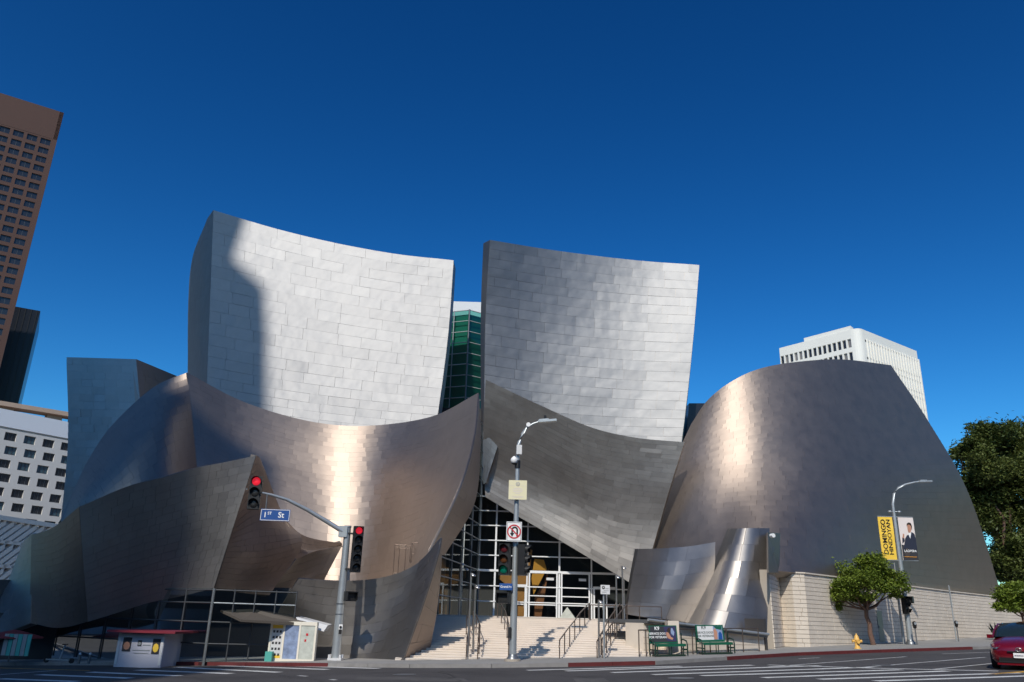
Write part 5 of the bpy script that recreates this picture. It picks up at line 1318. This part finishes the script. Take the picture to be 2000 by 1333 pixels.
# --- patio at far left
pf = thing('patio_screen', 'low row of greenish glass patio panels at the far left', 'screen', tuple(P(12, 1262, 38)*V(1, 1, 0)+V(0, 0, gz(-22))))
for i in range(6):
    a = P(10+i*9, 1240, 38); zt_ = P(10, 1238, 38)[2]
    k = MB(); k.bx(a[0], a[0]+.18, 38, 38.03, zt_-.9, zt_); k.build('panel', 'teal' if i % 2 else 'galv', pf)
um = thing('umbrella', 'dark red patio umbrella at the far left', 'umbrella', tuple(P(22, 1265, 39)*V(1, 1, 0)+V(0, 0, gz(-22))))
q = ORG[um.name]; zt_ = P(22, 1230, 39)[2]
k = MB(); k.tube([q, V(q[0], q[1], zt_)], .03, 6); k.build('pole', 'galv_dark', um)
k = MB(); k.lathe(V(q[0], q[1], 0), [(zt_-.35, 1.3), (zt_-.3, 1.25), (zt_-.1, .5), (zt_, .02)], 8); k.build('canopy', 'umbrella_red', um)
# scooter standing at the kerb
sb = G(108, 1296)
sco = thing('kick_scooter', 'electric kick scooter parked upright on the dark pavement at the left', 'scooter', sb)
zt_ = P(118, 1259, float(sb[1]))[2]; xs_ = P(118, 1280, float(sb[1]))[0]
k = MB(); k.box(V(sb[0]+.1, sb[1], sb[2]+.15), (1.0, .16, .05)); k.build('deck', 'galv', sco)
k = MB(); k.tube([V(xs_, sb[1], sb[2]+.15), V(xs_+.12, sb[1], zt_)], .035, 6); k.build('stem', 'galv', sco)
k = MB(); k.tube([V(xs_+.12, sb[1]-.22, zt_), V(xs_+.12, sb[1]+.22, zt_)], .025, 6); k.build('handlebar', 'black', sco)
for x in (sb[0]-.42, sb[0]+.68): k = MB(); k.tube([V(x, sb[1]-.03, sb[2]+.12), V(x, sb[1]+.03, sb[2]+.12)], .11, 12); k.build('wheel', 'tyre', sco)
for i, (x, lab) in enumerate(((153, 'left of two short dark bollards before the kiosk'), (173, 'right of two short dark bollards, nearer the kiosk'))):
    b = G(x, 1297); t = thing('bollard', lab, 'bollard', b, 'short bollards by the kiosk'); zt_ = P(x, 1276, float(b[1]))[2]
    k = MB(); k.tube([b, V(b[0], b[1], zt_-.06)], .06, 8); k.build('post', 'galv_dark', t); k = MB(); k.lathe(V(b[0], b[1], zt_-.06), [(0, .07), (.05, .07), (.09, .02)], 8); k.build('cap', 'galv', t)

# ================================================================== CAR
def car():
    YC = 29.5
    b = P(1994, 1296, YC); yaw = math.radians(-37)     # nose towards the viewer, turned to the left
    zc_ = gz(b[0])-.14
    t = thing('parked_car', 'dark red hatchback at the right edge, facing the viewer', 'car', (b[0], b[1], zc_))
    S_ = 1.08
    f = V(math.sin(yaw), -math.cos(yaw), 0); s_ = V(math.cos(yaw), math.sin(yaw), 0)
    O = V(b[0], b[1], zc_)
    def W_(x, y, z): return O+s_*x*S_+f*y*S_+UPV*z*S_     # y forward: nose at y=0, tail -4.5
    # stations: y, [half-width at levels], z profile (bottom, sill bulge, shoulder, hood/roof centre)
    st = [(.00, .42, .25, .45, .62, .66), (-.08, .66, .20, .46, .68, .73), (-.25, .80, .18, .48, .76, .82), (-.55, .87, .18, .50, .83, .92), (-1.0, .88, .18, .52, .90, 1.0), (-1.25, .88, .18, .53, .93, 1.04),
          (-2.0, .88, .18, .54, .95, 1.06), (-3.2, .88, .18, .55, .98, 1.08), (-4.0, .86, .2, .58, 1.0, 1.12), (-4.4, .78, .26, .6, .98, 1.08), (-4.5, .68, .32, .6, .9, .95)]
    sec = []
    for (y, hw, z0, z1, z2, z3) in st:
        sec.append([(-hw*.86, y, z0), (-hw*.98, y, z0+.12), (-hw, y, z1), (-hw*.97, y, z2-.06), (-hw*.86, y, z2+.02), (-hw*.5, y, z3-.01), (0, y, z3+.01), (hw*.5, y, z3-.01), (hw*.86, y, z2+.02), (hw*.97, y, z2-.06), (hw, y, z1), (hw*.98, y, z0+.12), (hw*.86, y, z0)])
    n = 13; vs = [W_(*q) for r_ in sec for q in r_]; k = MB()
    fs = [(i*n+j, i*n+j+1, (i+1)*n+j+1, (i+1)*n+j) for i in range(len(sec)-1) for j in range(n-1)]
    fs += [tuple(range(n))[::-1], tuple((len(sec)-1)*n+j for j in range(n))]
    fs += [(i*n, (i+1)*n, (i+1)*n+n-1, i*n+n-1) for i in range(len(sec)-1)]
    k.add(vs, fs, True); body = k.build('body', 'car_red', t)
    # cabin
    cb = [(-1.05, .70, 1.0, 1.0), (-1.45, .76, 1.0, 1.22), (-1.95, .70, 1.0, 1.43), (-2.4, .65, 1.0, 1.48), (-3.0, .61, 1.0, 1.46), (-3.7, .60, 1.0, 1.32), (-4.3, .58, 1.0, 1.08)]
    k = MB(); n = 9; vs = []
    for (y, hw, z0, z1) in cb:
        zz = z1-z0
        for u, v in ((-1.14, 0), (-1.1, .35), (-1.0, .8), (-.85, .95), (0, 1.03), (.85, .95), (1.0, .8), (1.1, .35), (1.14, 0)): vs.append(W_(u*hw, y, z0-.05+v*(zz+.05)))
    fs = [(i*n+j, i*n+j+1, (i+1)*n+j+1, (i+1)*n+j) for i in range(len(cb)-1) for j in range(n-1)]
    k.add(vs, fs, True); k.build('windows', 'car_glass', t)
    k = MB()   # roof and pillars
    r_ = [(-1.93, 1.445), (-2.4, 1.50), (-3.0, 1.48), (-3.6, 1.36), (-4.3, 1.1)]
    vs = [W_(u*.63, y, z+(.015 if abs(u) < .5 else -.045)) for y, z in r_ for u in (-1, -.5, 0, .5, 1)]
    k.add(vs, [(i*5+j, i*5+j+1, (i+1)*5+j+1, (i+1)*5+j) for i in range(4) for j in range(4)], True)
    for sg_ in (-1, 1):
        k.tube([W_(sg_*.80, -1.02, .97), W_(sg_*.78, -1.45, 1.18), W_(sg_*.69, -1.95, 1.40), W_(sg_*.62, -3.2, 1.40), W_(sg_*.68, -4.2, 1.08)], .035, 6)
    k.build('roof', 'car_red', body)
    for sg_ in (-1, 1):
        k = MB(); k.add([W_(sg_*.50, -.10, .70), W_(sg_*.68, -.33, .78), W_(sg_*.77, -.58, .845), W_(sg_*.835, -.5, .74), W_(sg_*.78, -.22, .63), W_(sg_*.60, -.05, .61)], [(0, 1, 2, 3, 4, 5)][:1]); 
        k.v = [tuple(np.array(q)+f*.022+UPV*.012+s_*sg_*.012) for q in k.v]; k.build('headlight', 'headlight', t)
        k = MB(); c = W_(sg_*.93, -1.36, 1.0); k.box(c, (.17, .12, .13), (s_, f, UPV)); k.tube([c, W_(sg_*.84, -1.28, .98)], .03, 5); k.build('mirror', 'car_red', t)
        for yy in (-.86, -3.62):
            wv = MB(); c = W_(sg_*.80, yy, .31); wv.tube([c-s_*.11, c+s_*.11], .325, 20); wo_ = wv.build('wheel', 'tyre', t)
            k = MB(); k.tube([c+s_*sg_*.1, c+s_*sg_*.125], .21, 12); k.build('rim', 'rim', wo_)
    k = MB(); k.add([W_(-.62, .05, .22), W_(.62, .05, .22), W_(.52, .07, .36), W_(-.52, .07, .36)], [(0, 1, 2, 3)]); k.box(W_(0, .0, .29), (1.25, .12, .16), (s_, f, UPV)); k.build('grille', 'black', t)
    k = MB(); k.box(W_(0, .03, .55), (.7, .05, .035), (s_, f, UPV)); k.build('upper_grille', 'black', t)
    k = MB(); k.box(W_(0, .1, .44), (.34, .02, .16), (s_, f, UPV)); pl_ = k.build('number_plate', 'white', t)
    text('8KRM241', W_(0, .115, .435), s_, UPV, .07, 'navy', 'lettering', pl_)
    k = MB(); k.tube([W_(.085*math.cos(a_), .06, .62+.055*math.sin(a_)) for a_ in np.linspace(0, 6.28, 13)], .012, 5, cap=False); k.tube([W_(.035*math.cos(a_), .06, .62+.055*math.sin(a_)) for a_ in np.linspace(0, 6.28, 13)], .01, 5, cap=False); k.build('badge', 'rail_bright', t)
    k = MB(); k.box(W_(0, .0, .17), (1.4, .1, .06), (s_, f, UPV)); k.build('chin_spoiler', 'car_red', t)
car()
